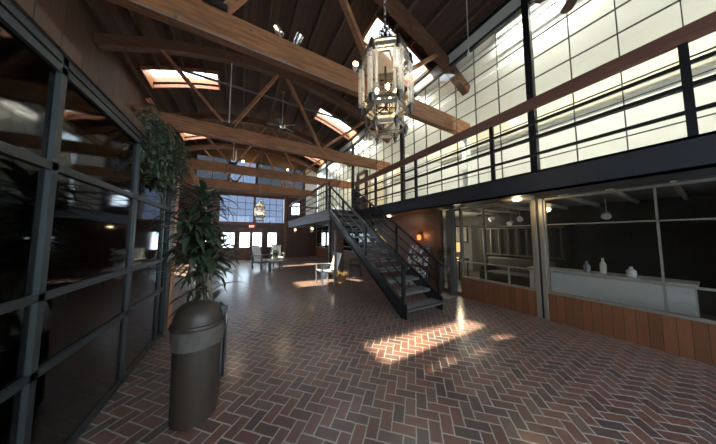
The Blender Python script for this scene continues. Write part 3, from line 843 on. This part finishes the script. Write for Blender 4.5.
lantern((1.36, 1.75, 3.02), 'large hexagonal glass and metal lantern with lit candle bulbs before the first truss', roofz(1.36)-.01)
lantern((.9, 13.0, 2.72), 'small looking glass lantern hanging far off before the exit wall', roofz(.9)-.01)

# ------------------------------------------------------------------ spotlights, fans, pendants
def spotlight(x, label, aim, lit=False):
    t = thing('spotlight', label, 'spotlight', (x, 3.66, 5.1), 'chrome spotlights on the tie beam')
    m = MB(); m.lathe([(0, 0), (.035, 0), (.035, .012), (.008, .016), (.008, .07), (0, .07)], (x, 3.66, 5.1), 12); m.build('stem', CHROME, t, smooth=True)
    a = Vector(aim).normalized(); c = Vector((x, 3.66, 5.25))
    m = MB(); m.tube([c-a*.12, c-a*.11, c-a*.05, c+a*.09, c+a*.1], [.02, .045, .062, .066, .066], 16); can = m.build('can', SATIN, t, smooth=True)
    m = MB(); m.tube([c+a*.1, c+a*.104], [.056, .05], 16); m.build('lamp_lens', BULB if lit else GLOBE, can)
spotlight(.47, 'chrome can spotlight nearer the middle of the truss, facing away', (-.25, .5, .75))
spotlight(.8, 'chrome can spotlight tilted up with its pale lens showing', (.35, -.6, .8))
spotlight(2.02, 'lit spotlight on the tie beam half hidden by the large lantern', (-.35, -.85, -.1), True)
def fan(c, zt, label, blade, nb, R, a0):
    t = thing('ceiling_fan', label, 'ceiling fan', (c[0], c[1], c[2]))
    m = MB(); m.tube([(c[0], c[1], c[2]+.1), (c[0], c[1], zt)], .014, 8); m.lathe([(0, zt-c[2]), (.06, zt-c[2]), (.06, zt-c[2]-.04), (.015, zt-c[2]-.07)], c, 12); m.build('down_rod', CONDUIT, t, smooth=True)
    m = MB(); m.lathe([(0, .12), (.06, .12), (.13, .07), (.14, 0), (.1, -.04), (.06, -.07), (0, -.08)], c, 20); m.build('motor', CHROME, t, smooth=True)
    for k in range(nb):
        a = a0+2*PI*k/nb; h = Vector((math.cos(a), math.sin(a), 0)); s = Vector((-h.y, h.x, .18)).normalized()
        C_ = Vector(c)
        m = MB(); P = []
        for r, w in ((.13, .03), (.22, .06), (.4, .075), (R-.06, .085), (R-.02, .06), (R, .02)): P.append((r, w))
        pts = [C_+h*r+s*w for r, w in P]+[C_+h*r-s*w for r, w in reversed(P)]
        up = Vector((0, 0, .01))
        m.face(pts); m.face([p+up for p in pts])
        for i in range(len(pts)):
            j = (i+1) % len(pts); m.face([pts[i], pts[j], pts[j]+up, pts[i]+up])
        m.build('blade', blade, t)
fan((1.42, 9.2, 6.42), roofz(1.42)-.01, 'ceiling fan with pale motor on a thin rod among the trusses', GREYWOOD, 5, .62, .5)
fan((4.45, .72, 5.6), roofz(4.45)-.01, 'ceiling fan with dark wooden blades close to the office glazing', FANB, 5, .62, 1.95)
def pendant(c, zt, label, r, mat, power, group=None):
    t = thing('pendant_lamp', label, 'pendant lamp', c, group)
    MB().tube([(c[0], c[1], c[2]+r*.9), (c[0], c[1], zt)], .008, 6).build('cord', BLACK, t)
    MB().lathe([(0, r*1.15), (r*.35, r*1.1), (r*.5, r*.7), (r*.45, r*.6)], c, 12).build('cap', IRON, t, smooth=True)
    MB().ball(c, r*.75, 12).build('bulb', mat, t, smooth=True)
    ld = bpy.data.lights.new('lamp_light', 'POINT'); ld.energy = power; ld.color = (1, .75, .4); ld.shadow_soft_size = .08
    o_ = bpy.data.objects.new('lamp_light', ld); COL.objects.link(o_); o_.location = (c[0], c[1], c[2]-r-.05)
pendant((-.05, 15.0, 6.45), chordz(-.05)+.3, 'glowing round pendant high before the blue upper window', .1, BULB, 10)
pendant((2.75, 15.0, 6.35), chordz(2.75)+.28, 'glowing round pendant high before the dark upper window', .09, BULB, 10)
def hang_lantern(c, zt, label):
    t = thing('porch_lantern', label, 'lantern', c, 'little lanterns under the landing')
    MB().tube([(c[0], c[1], c[2]+.2), (c[0], c[1], zt)], .008, 6).build('cord', BLACK, t)
    m = MB(); m.lathe([(.13, .1), (.06, .2), (.015, .23), (0, .23)], c, 6)
    for k in range(6):
        a = k*PI/3; m.bar((c[0]+.12*math.cos(a), c[1]+.12*math.sin(a), c[2]+.1), (c[0]+.09*math.cos(a), c[1]+.09*math.sin(a), c[2]-.16), .012, .012)
    m.lathe([(0, -.17), (.1, -.17), (.1, -.15), (0, -.15)], c, 6); lfr = m.build('lantern_frame', IRON, t)
    MB().lathe([(.115, .1), (.085, -.15)], c, 6).build('lantern_glass', LANG, lfr)
    MB().ball((c[0], c[1], c[2]), .045, 8, 1.4).build('bulb', BULB, t, smooth=True)
    ld = bpy.data.lights.new('lamp_light', 'POINT'); ld.energy = 5; ld.color = (1, .78, .42); ld.shadow_soft_size = .05
    o_ = bpy.data.objects.new('lamp_light', ld); COL.objects.link(o_); o_.location = c
hang_lantern((3.2, 14.2, 2.02), 2.398, 'little glass lantern under the outer end of the landing')
hang_lantern((3.2, 10.4, 1.98), 2.398, 'little lit lantern under the landing, between stair head and its outer end')
def disc_light(c, r, label, power):
    t = thing('ceiling_disc_light', label, 'ceiling light', c, 'flat round lights under the walkway')
    MB().lathe([(0, .04), (.05, .04), (.05, .0), (r, -.0), (r, -.02), (r-.02, -.03), (.07, -.03)], c, 28).build('disc', ALU, t, smooth=True)
    MB().lathe([(.07, -.03), (.06, -.05), (.03, -.06), (0, -.06)], c, 14).build('lamp', BULB, t, smooth=True)
    ld = bpy.data.lights.new('lamp_light', 'POINT'); ld.energy = power; ld.color = (1, .72, .4); ld.shadow_soft_size = .06
    o_ = bpy.data.objects.new('lamp_light', ld); COL.objects.link(o_); o_.location = (c[0], c[1], c[2]-.13)
disc_light((4.45, 5.6, 2.32), .2, 'lit flat round light under the walkway above the stairs', 1.6)
disc_light((4.5, 1.82, 2.32), .26, 'larger lit round light under the walkway above the shop front', 2.2)
# wall sconce
t = thing('wall_sconce', 'small orange glowing wall lamp on the cedar wall', 'wall lamp', (XR-.05, 4.82, 1.53))
MB().box(XR-.07, XR-.05, 4.77, 4.87, 1.5, 1.72).box(XR-.15, XR-.05, 4.75, 4.89, 1.68, 1.71).build('bracket', WROUGHT, t)
MB().lathe([(0, -.08), (.05, -.08), (.07, .0), (.06, .08), (0, .09)], (XR-.14, 4.82, 1.55), 12).build('shade', SCON, t, smooth=True)
ld = bpy.data.lights.new('lamp_light', 'POINT'); ld.energy = 1.6; ld.color = (1, .42, .14); ld.shadow_soft_size = .05
o_ = bpy.data.objects.new('lamp_light', ld); COL.objects.link(o_); o_.location = (XR-.27, 4.82, 1.6)

# office tubes (real fittings) behind the header of the glazing
for k, y in enumerate((-.6, 1.75, 5.7, 9.6, 13.5)):
    x = XR+.2; z = 6.6
    t = thing('fluorescent_fitting', ('long tube light behind the glazing header, far end over the shop counter', 'long tube light behind the glazing header above the double mullion', 'long tube light behind the glazing header opposite the stairs', 'long tube light behind the glazing header just past the wooden door', 'long tube light behind the glazing header by the exit wall')[k], 'ceiling light', (x, y, z), 'office tube lights')
    MB().box(XR+.062, x-.03, y-.7, y+.7, z+.06, z+.12).box(x-.04, x+.04, y-.7, y+.7, z+.02, z+.09).build('housing', WHITE, t)
    MB().tube([(x, y-.68, z), (x, y+.68, z)], .016, 8).build('tube', FLUO, t)
    ld = bpy.data.lights.new('tube_light', 'AREA'); ld.shape = 'RECTANGLE'; ld.size = 1.4; ld.size_y = .12; ld.energy = 21; ld.color = (1, .93, .78)
    o_ = bpy.data.objects.new('tube_light', ld); COL.objects.link(o_); o_.location = (x+.08, y, z-.06)
    v = Vector((1.6, 0, -1.9)); q = v.to_track_quat('-Z', 'Y'); o_.rotation_euler = q.to_euler()

# exit sign
t = thing('exit_sign', 'small red lit EXIT sign above the double doors', 'sign', (.63, YF-.05, 2.25))
sb = MB().box(.43, .83, YF-.22, YF-.16, 2.15, 2.36).build('sign_box', EXITB, t)
MB().tube([(.63, YF-.18, 2.36), (.63, YF-.18, 2.37), (.63, YF-.13, 2.44)], .02, 8).build('bracket', IRON, t)
m = MB(); x = .47; y0, y1 = YF-.228, YF-.219; h0, h1 = 2.19, 2.32; s = .018
m.box(x, x+s, y0, y1, h0, h1); [m.box(x, x+.06, y0, y1, z-s/2, z+s/2) for z in (h0+s/2, (h0+h1)/2, h1-s/2)]
x += .085; m.bar((x, YF-.223, h0), (x+.065, YF-.223, h1), s, .008, (0, 1, 0)); m.bar((x+.065, YF-.223, h0), (x, YF-.223, h1), s, .008, (0, 1, 0))
x += .09; m.box(x, x+s, y0, y1, h0, h1)
x += .04; m.box(x, x+.07, y0, y1, h1-s, h1).box(x+.026, x+.026+s, y0, y1, h0, h1)
m.build('lettering', EXITR, sb)

# ------------------------------------------------------------------ floor-standing things
# domed bin
bx, by = -.31, 2.43
K = .9
t = thing('litter_bin', 'brown domed litter bin with clear liner folded over its rim', 'litter bin', (bx, by, 0))
MB().lathe([(r_*K, z_*.97) for r_, z_ in [(0, 0), (.185, 0), (.192, .02), (.205, .68), (.207, .72), (.17, .72), (.17, .62), (0, .62)]], (bx, by, 0), 40).build('body', BIN, t, smooth=True)
def wob(a, z): return 1+.012*math.sin(9*a+z*20)+.014*math.sin(17*a-z*35)+.008*math.sin(31*a)
m = MB(); m.lathe([(r_*K, z_*.97) for r_, z_ in [(.212, .83), (.22, .81), (.216, .77), (.219, .74), (.217, .7), (.212, .66), (.216, .645)]], (bx, by, 0), 96, 0, wob)
m.build('bin_liner', BAG, t, smooth=True)
MB().lathe([(r_*K, z_*.97) for r_, z_ in [(.2, .72), (.207, .72), (.21, .82), (.2, .82)]], (bx, by, 0), 40).build('collar', BIN, t, smooth=True)
m = MB(); m.lathe([(r_*K, z_*.97) for r_, z_ in [(.2, .81), (.23, .81), (.236, .825), (.23, .845), (.212, .85)]], (bx, by, 0), 40); m.build('lid_rim', BIN, t, smooth=True)
m = MB()
prof = [(.213*math.cos(u), .845+.185*math.sin(u)**.8) for u in [PI/2*i/10 for i in range(10)]]+[(0, 1.03)]
m.lathe([(r_*K, z_*.97) for r_, z_ in prof], (bx, by, 0), 40)
m.build('dome_lid', BIN, t, smooth=True)
a = math.radians(15); hx, hy = math.cos(a), math.sin(a); s_ = Vector((-hy, hx, 0)); h_ = Vector((hx, hy, 0)); B0 = Vector((bx, by, 0))
m = MB(); m.bar(B0+h_*.168-s_*.09+Vector((0, 0, .885)), B0+h_*.168+s_*.09+Vector((0, 0, .885)), .05, .1)
m.build('swing_flap', DARKF, t, bevel=.012)
# planter with dracaena
px, py = -.34, 3.12
t = thing('potted_dracaena', 'tall dracaena with drooping strap leaves in a square slate planter', 'potted plant', (px, py, 0))
m = MB()
w = .22
m.box(px-w, px+w, py-w, py+w, 0, .04); 
for (a_, b_, c_, d_) in ((px-w, px-w+.03, py-w, py+w), (px+w-.03, px+w, py-w, py+w), (px-w, px+w, py-w, py-w+.03), (px-w, px+w, py+w-.03, py+w)): m.box(a_, b_, c_, d_, 0, .68)
pl_ = m.build('planter', PLANTER, t, bevel=.008)
MB().box(px-w+.03, px+w-.03, py-w+.03, py+w-.03, .5, .62).build('soil', SOIL, pl_)
MB().box(px+w, px+w+.004, py-.15, py-.02, .56, .66).build('tag', COUNTER, pl_)
canes = [((px-.1, py-.04), (px-.2, py+.0), 1.8), ((px-.02, py+.05), (px-.08, py+.1), 2.12), ((px+.06, py-.05), (px-.0, py-.06), 1.55), ((px+.02, py+.1), (px-.12, py+.16), 1.35)]
LF = MB()
for (b0, b1, zt) in canes:
    pts = [(b0[0]+(b1[0]-b0[0])*u+.012*math.sin(9*u), b0[1]+(b1[1]-b0[1])*u, .6+(zt-.6)*u) for u in [i/8 for i in range(9)]]
    MB().tube(pts, [.022-.008*i/8 for i in range(9)], 8).build('cane', STEM, t, smooth=True)
    nl = int(66*(zt-.5)/1.2)
    for k in range(nl):
        u = .56+.44*(k/nl)**.9 if k % 16 else .18+.2*random.random()
        i = min(7, int(u*8)); p = Vector(pts[i]).lerp(Vector(pts[i+1]), u*8-i)
        L = random.uniform(.28, .52)
        LF.leaf(p, random.uniform(0, 2*PI), L, random.uniform(.045, .075), random.uniform(.15, 1.0)-.2*(1-u), random.uniform(.8, 2.1))
    for k in range(9):
        LF.leaf(pts[-1], random.uniform(0, 2*PI), random.uniform(.3, .42), .055, random.uniform(.3, 1.05), random.uniform(.5, 1.8))
LF.build('foliage', LEAF, t, smooth=True)
# trailing plant on the partition
t = thing('trailing_plant', 'bushy small-leaved plant trailing over the top of the glazed partition', 'plant', (-1.05, 4.3, 2.9))
LF = MB()
for k in range(2600):
    u = random.random(); y = 3.3+1.6*u
    x = -1.04+random.gauss(0, .07); z = 3.02+random.gauss(0, .1)-(.7*random.random()**2.2)
    LF.leaf((x, y, z), random.uniform(0, 2*PI), random.uniform(.06, .13), random.uniform(.02, .035), random.uniform(-.9, .8), random.uniform(.2, 1.4), 3)
LF.build('foliage', LEAF2, t)
m = MB().box(-1.2, -1.02, 3.4, 4.85, 2.901, 3.0); m.build('trough', PLANTER, t)
for k in range(7):
    y = 3.6+.2*k
    MB().tube([(-1.06, y, 2.98), (-1.0, y+.05, 3.04), (-.97, y+.08, 2.85), (-.98, y+.1, 2.45)], .006, 5).build('vine', STEM, t)
# a potted plant far off by the outer window
t = thing('potted_palm', 'low potted plant beneath the windows of the exit wall', 'potted plant', (-1.55, 13.6, 0))
MB().lathe([(0, 0), (.22, 0), (.3, .42), (.27, .42), (.24, .36), (0, .36)], (-1.55, 13.6, 0), 20).build('pot', GREYWOOD, t, smooth=True)
LF = MB()
for k in range(70): LF.leaf((-1.55+random.gauss(0, .05), 13.6+random.gauss(0, .05), .4), random.uniform(0, 2*PI), random.uniform(.4, .9), .06, random.uniform(.6, 1.5), random.uniform(.6, 2))
LF.build('foliage', LEAF, t)

# seating
def slat_chair(c, ang, label):
    """garden armchair of grey timber with pale cushions; faces local -y"""
    t = thing('garden_armchair', label, 'armchair', (0, 0, 0), 'grey garden armchairs')
    def bx(m, *a): m.box(*a)
    parts = []
    for x in (-.28, .28):
        parts.append((MB().box(x-.03, x+.03, -.3, -.24, 0, .62), 'leg', GREYWOOD)); parts.append((MB().bar((x, .26, 0), (x, .32, .62), .055, .055), 'leg', GREYWOOD))
        parts.append((MB().box(x-.05, x+.05, -.34, .34, .62, .66), 'armrest', GREYWOOD))
    parts.append((MB().box(-.28, .28, -.28, -.24, .28, .36).box(-.28, .28, .22, .26, .28, .36).box(-.29, -.26, -.28, .26, .28, .36).box(.26, .29, -.28, .26, .28, .36), 'seat_frame', GREYWOOD))
    parts.append((MB().box(-.25, .25, -.29, .22, .36, .45), 'seat_cushion', SLING))
    m = MB()
    for k in range(5): m.bar((-.2+.1*k, .24, .36), (-.2+.1*k, .42, 1.12), .08, .02, (0, 1, 0))
    m.bar((-.26, .42, 1.1), (.26, .42, 1.1), .05, .06); parts.append((m, 'backrest', GREYWOOD))
    parts.append((MB().bar((0, .21, .46), (0, .36, 1.05), .46, .07, (0, 1, 0)), 'back_cushion', SLING))
    for m, n, mt in parts: m.build(n, mt, t, bevel=.008)
    t.location = c; t.rotation_euler = (0, 0, ang)
    return t
slat_chair((1.8, 12.1, 0), .1, 'grey garden armchair with pale cushions behind the flower table')
slat_chair((.92, 11.3, 0), .75, 'grey garden armchair with pale cushions beside the flower table, turned sideways')
tx, ty = 1.43, 10.25
t = thing('garden_table', 'low grey timber table with a white top that carries the flowers', 'table', (tx, ty, 0))
for x in (tx-.24, tx+.24):
    for y in (ty-.3, ty+.3): MB().box(x-.03, x+.03, y-.03, y+.03, 0, .46).build('leg', GREYWOOD, t)
MB().box(tx-.26, tx+.26, ty-.32, ty+.32, .38, .46).build('apron', GREYWOOD, t); MB().box(tx-.3, tx+.3, ty-.36, ty+.36, .46, .5).build('tabletop', SLING, t, bevel=.008)
t = thing('flower_pot', 'pot of white flowers on the low garden table', 'flowers', (tx, ty, .5))
MB().lathe([(0, 0), (.09, 0), (.13, .18), (.115, .18), (.1, .15), (0, .15)], (tx, ty, .5), 18).build('pot', COUNTER, t, smooth=True)
LF = MB(); FL = MB()
for k in range(90): LF.leaf((tx, ty, .66), random.uniform(0, 2*PI), random.uniform(.2, .42), .05, random.uniform(.3, 1.5), random.uniform(.4, 1.6))
for k in range(26):
    a = random.uniform(0, 2*PI); r = random.uniform(0, .24); FL.ball((tx+r*math.cos(a), ty+r*math.sin(a), .92+random.uniform(-.12, .22)), .045, 6, .6)
LF.build('foliage', LEAF3, t); FL.build('blossoms', PETAL, t)
# white sling armchair (faces -x)
t = thing('lounge_armchair', 'white sling armchair with silver tube frame at the foot of the landing post', 'armchair', (2.62, 6.62, 0))
for y in (6.33, 6.91):
    MB().bar((2.3, y, 0), (2.3, y, .64), .035, .045).build('leg', SILVER, t)
    MB().bar((2.72, y, 0), (2.72, y, .44), .035, .045).build('leg', SILVER, t)
    MB().bar((2.28, y, .64), (2.82, y, .62), .05, .03).build('armrest', SILVER, t)
m = MB()
for y in (6.36, 6.88): m.tube([(2.3, y, .44), (2.72, y, .37), (2.8, y, .42), (2.98, y, 1.0)], .017, 8)
m.tube([(2.3, 6.36, .44), (2.3, 6.88, .44)], .015); m.tube([(2.98, 6.36, 1.0), (2.98, 6.88, 1.0)], .017)
m.build('frame', SILVER, t, smooth=True)
def strip(prof, y0, y1, th):
    m = MB()
    for (a, b) in zip(prof, prof[1:]): m.bar(((a[0]), (y0+y1)/2, a[1]), (b[0], (y0+y1)/2, b[1]), y1-y0, th)
    return m
strip([(2.31, .455), (2.5, .41), (2.74, .39)], 6.38, 6.86, .03).build('seat', SLING, t)
strip([(2.78, .44), (2.86, .66), (2.97, .99)], 6.38, 6.86, .025).build('backrest', SLING, t)
# black iron chair and dried-grass basket under the stairs
def iron_chair(c, ang, label):
    t = thing('iron_chair', label, 'chair', (0, 0, 0), 'black iron chairs under the stairs')
    for x in (-.2, .2):
        MB().tube([(x, -.2, 0), (x, -.19, .45)], .012).build('leg', WROUGHT, t); MB().tube([(x, .24, 0), (x, .19, .45)], .012).build('leg', WROUGHT, t)
    m = MB().box(-.22, .22, -.22, .22, .44, .46); m.build('seat', WROUGHT, t)
    m = MB()
    for x in (-.2, -.1, 0, .1, .2): m.tube([(x, .2, .45), (x, .24, .7), (x, .28, .92)], .009, 6)
    m.tube([(-.2, .28, .92), (-.1, .29, .97), (.1, .29, .97), (.2, .28, .92)], .013, 6); m.tube([(-.2, .23, .62), (.2, .23, .62)], .008, 6)
    m.build('backrest', WROUGHT, t)
    for s in (-1, 1): MB().tube([(s*.22, .22, .66), (s*.24, 0, .68), (s*.24, -.18, .66), (s*.22, -.18, .46)], .011, 6).build('armrest', WROUGHT, t)
    t.location = c; t.rotation_euler = (0, 0, ang)
iron_chair((3.35, 7.5, 0), 2.6, 'black iron chair under the stairs behind the dried grass')
iron_chair((4.0, 7.2, 0), -2.2, 'black iron chair under the stairs nearer the cedar wall')
t = thing('dried_grass_basket', 'low basket of golden dried grass on the floor behind the stairs', 'basket', (3.15, 6.75, 0))
MB().lathe([(0, 0), (.16, 0), (.22, .2), (.19, .2), (.15, .03), (0, .03)], (3.15, 6.75, 0), 18).build('basket', STRAW, t)
LF = MB()
for k in range(160): LF.leaf((3.15+random.gauss(0, .07), 6.75+random.gauss(0, .07), .1), random.uniform(0, 2*PI), random.uniform(.2, .42), .014, random.uniform(.5, 1.4), random.uniform(.5, 1.8), 4)
LF.build('grass_stems', STRAW, t)
# brick pier behind the stairs
MB().box(3.55, 3.95, 8.2, 8.6, 0, 2.4).build('trim_18', PIERB, kind='structure')

# magazine rack against the cedar wall
rx, ry = 4.75, 4.55
t = thing('magazine_rack', 'leaning black wire rack of magazines against the cedar wall', 'magazine rack', (rx, ry, 0))
m = MB()
for y in (ry-.42, ry+.42):
    m.tube([(rx-.25, y, 0), (rx+.1, y, 1.28)], .014, 6); m.tube([(rx+.3, y, 0), (rx+.1, y, 1.25)], .012, 6)
m.tube([(rx+.1, ry-.42, 1.27), (rx+.1, ry+.42, 1.27)], .009, 6)
for z in (.1, .42, .74, 1.06):
    x = rx-.25+.35*z/1.28; m.tube([(x+.012, ry-.42, z), (x+.012, ry+.42, z)], .009, 6); m.box(x-.085, x+.0, ry-.405, ry+.405, z-.014, z-.004)
m.build('rack_frame', WROUGHT, t)
lab = {0: 'lowest', 1: 'second', 2: 'third', 3: 'top'}
cols = ['pale', 'yellow', 'pink', 'blue', 'white', 'green']
for r_ in range(4):
    z = .1+.32*r_
    for k in range(4):
        y = ry-.32+.21*k; x = rx-.25+.35*z/1.28-.04; ci = (r_*3+k*2+(k//2)) % 6
        m = MB().bar((x-.015, y, z+.003), (x+.035, y, z+.25), .01, .17, (0, 1, 0))
        tag(m.build('magazine', MAGS[ci]), '%s magazine in the %s tier of the rack, %s from the stairs' % (cols[ci], lab[r_], ('fourth', 'third', 'second', 'first')[k] if False else ('first', 'second', 'third', 'fourth')[k]), 'magazine', 'magazines in the wire rack')
# clear brochure stand
t = thing('brochure_stand', 'clear acrylic brochure stand on a pale base by the entrance post', 'display stand', (4.72, 3.62, 0))
MB().box(4.5, 4.94, 3.42, 3.82, 0, .035).build('base', ALU, t, bevel=.01)
m = MB()
for (x0, x1, y0, y1) in ((4.6, 4.61, 3.5, 3.74), (4.83, 4.84, 3.5, 3.74), (4.6, 4.84, 3.5, 3.51), (4.6, 4.84, 3.73, 3.74)): m.box(x0, x1, y0, y1, .035, 1.3)
m.build('acrylic_case', ACRYL, t)
for z in (.4, .8, 1.2): MB().box(4.61, 4.83, 3.51, 3.73, z-.005, z+.005).build('shelf', ACRYL, t)

# ------------------------------------------------------------------ inside the shop
def track_light(c, zt, label, a):
    t = thing('ceiling_track_light', label, 'ceiling light', c, 'white track lights in the shop')
    MB().tube([(c[0], c[1], zt), (c[0], c[1], c[2]+.05)], .008, 6).build('stem', ALU, t)
    h = Vector((math.cos(a), math.sin(a), -.5)).normalized(); C_ = Vector(c)
    MB().tube([C_-h*.09, C_-h*.05, C_+h*.05, C_+h*.09], [.03, .055, .075, .08], 14).build('head', GLOBE, t, smooth=True)
for k, (x, y, z, a, lab) in enumerate(((7.6, 3.84, 2.2, 2.4, 'white track light in the shop nearest the entrance'), (7.6, 3.28, 2.03, 3.0, 'lower white track light in the shop'), (7.4, 2.95, 2.14, 3.6, 'white track light between the low one and the mullion'), (7.4, 2.5, 2.04, 2.8, 'small white track light beside the double mullion'), (7.2, 1.2, 2.08, 3.2, 'white track light beyond the double mullion'))):
    track_light((x, y, z), 2.46, lab, a)
# standing shelf lamp, framed print, counter, hanging slats
t = thing('table_lamp', 'table lamp with glowing yellow shade behind the entrance glass', 'lamp', (7.2, 4.95, .9))
MB().lathe([(0, 0), (.08, 0), (.09, .02), (.03, .06), (.05, .16), (.02, .3), (0, .3)], (7.2, 4.95, .75), 16).build('base', GOLDP, t, smooth=True)
MB().lathe([(.15, 1.0), (.12, 1.36)], (7.2, 4.95, 0), 20).build('lamp_shade', SHADE, t, smooth=True)
ld = bpy.data.lights.new('lamp_light', 'POINT'); ld.energy = 16; ld.color = (1, .85, .55); ld.shadow_soft_size = .1
o_ = bpy.data.objects.new('lamp_light', ld); COL.objects.link(o_); o_.location = (7.2, 4.95, 1.5)
t = thing('side_table', 'small dark side table under the glowing lamp', 'table', (7.2, 4.95, 0))
MB().box(6.9, 7.5, 4.65, 5.25, .71, .75).build('tabletop', DARKIN, t)
for x in (6.95, 7.45):
    for y in (4.7, 5.2): MB().box(x-.02, x+.02, y-.02, y+.02, 0, .71).build('leg', DARKIN, t)
t = thing('framed_print', 'large pale print in a dark frame on the shop wall above the lamp', 'picture', (9.38, 6.4, 1.7))
MB().box(9.36, 9.4, 5.85, 7.0, 1.28, 2.1).build('frame', DARKF, t); MB().box(9.35, 9.36, 5.91, 6.94, 1.34, 2.04).build('print', ART, t)
d = structure('door_6'); MB().box(9.33, 9.4, 5.1, 5.65, 0, 2.1).build('door_leaf', GREYF, d); MB().ball((9.3, 5.18, 1.0), .03).build('door_handle', ALU, d)
t = thing('shop_counter', 'white shop counter standing behind the double mullion', 'counter', (6.3, 1.6, 0))
MB().box(6.0, 6.5, .2, 2.26, 0, .82).build('counter_body', COUNTER, t, bevel=.01); MB().box(5.97, 6.53, .17, 2.29, .82, .86).build('counter_top', COUNTER, t, bevel=.006)
t = thing('slatted_screen', 'dark screen of upright pale slats along the shop wall', 'screen', (8.25, 3.2, .8))
for k in range(9): MB().box(8.2, 8.24, 2.25+.28*k, 2.29+.28*k, .95, 1.85).build('slat', GREYF, t)
MB().box(8.2, 8.25, 2.2, 4.55, 1.85, 1.9).build('top_rail', GREYF, t); MB().box(8.2, 8.25, 2.2, 4.55, .9, .95).build('bottom_rail', GREYF, t)
t = thing('sofa', 'grey sofa with a rumpled throw before the slatted screen', 'sofa', (7.7, 3.0, 0))
MB().box(7.3, 8.1, 2.3, 4.2, .1, .42).build('seat', GREYF, t, bevel=.04); MB().box(7.9, 8.12, 2.3, 4.2, .42, .85).build('backrest', GREYF, t, bevel=.04)
for y in (2.3, 4.0): MB().box(7.3, 8.1, y, y+.2, .42, .62).build('armrest', GREYF, t, bevel=.04)
for x in (7.36, 8.04):
    for y in (2.36, 4.14): MB().box(x-.03, x+.03, y-.03, y+.03, 0, .1).build('foot', DARKIN, t)
for k, (x, y, h, r) in enumerate(((6.2, 1.35, .22, .05), (6.3, 1.15, .3, .045), (6.2, .8, .18, .06))):
    m = MB().lathe([(0, 0), (r, 0), (r, h*.6), (r*.4, h*.8), (r*.4, h), (0, h)], (x, y, .86), 14)
    tag(m.build('bottle', (GREYW, COUNTER, GLOBE)[k], smooth=True), ('grey squat bottle on the shop counter next to the mullion', 'tall pale bottle on the shop counter', 'white jar at the open end of the shop counter')[k], 'bottle', 'bottles on the shop counter')
ld = bpy.data.lights.new('shop_fill_light', 'AREA'); ld.shape = 'RECTANGLE'; ld.size = 2; ld.size_y = 3; ld.energy = 8; ld.color = (1, .95, .82)  # added fill that brightens the shop, without a fitting
o_ = bpy.data.objects.new('shop_fill_light', ld); COL.objects.link(o_); o_.location = (7.4, 5.4, 2.36)

# ------------------------------------------------------------------ light
w = bpy.data.worlds.new('sky'); S.world = w; w.use_nodes = True
bg = w.node_tree.nodes['Background']; bg.inputs[0].default_value = (.74, .87, 1, 1); bg.inputs[1].default_value = 1.9
sd = bpy.data.lights.new('sun', 'SUN'); sd.energy = 8; sd.angle = .022; sd.color = (1, .85, .6)
so_ = bpy.data.objects.new('sun', sd); COL.objects.link(so_)
sundir = Vector((4.5, -2.5, -7.2)).normalized()
so_.rotation_euler = sundir.to_track_quat('-Z', 'Y').to_euler()

# ------------------------------------------------------------------ camera
cam = bpy.data.cameras.new('camera'); co = bpy.data.objects.new('camera', cam); COL.objects.link(co)
cam.sensor_width = 36; cam.lens = 36*204/716; cam.clip_start = .05
co.location = (0, 0, 1.6)
co.rotation_euler = (PI/2+math.atan(14/204), 0, -math.radians(29.777))
S.camera = co
S.view_settings.view_transform = 'Standard'; S.view_settings.look = 'None'; S.view_settings.gamma = 1
S.view_settings.use_curve_mapping = False
S.view_settings.exposure = 2.15
S.cycles.max_bounces = 10; S.cycles.transparent_max_bounces = 24; S.cycles.diffuse_bounces = 5
S.cycles.use_denoising = True
S.cycles.caustics_reflective = False
S.cycles.sample_clamp_indirect = 4
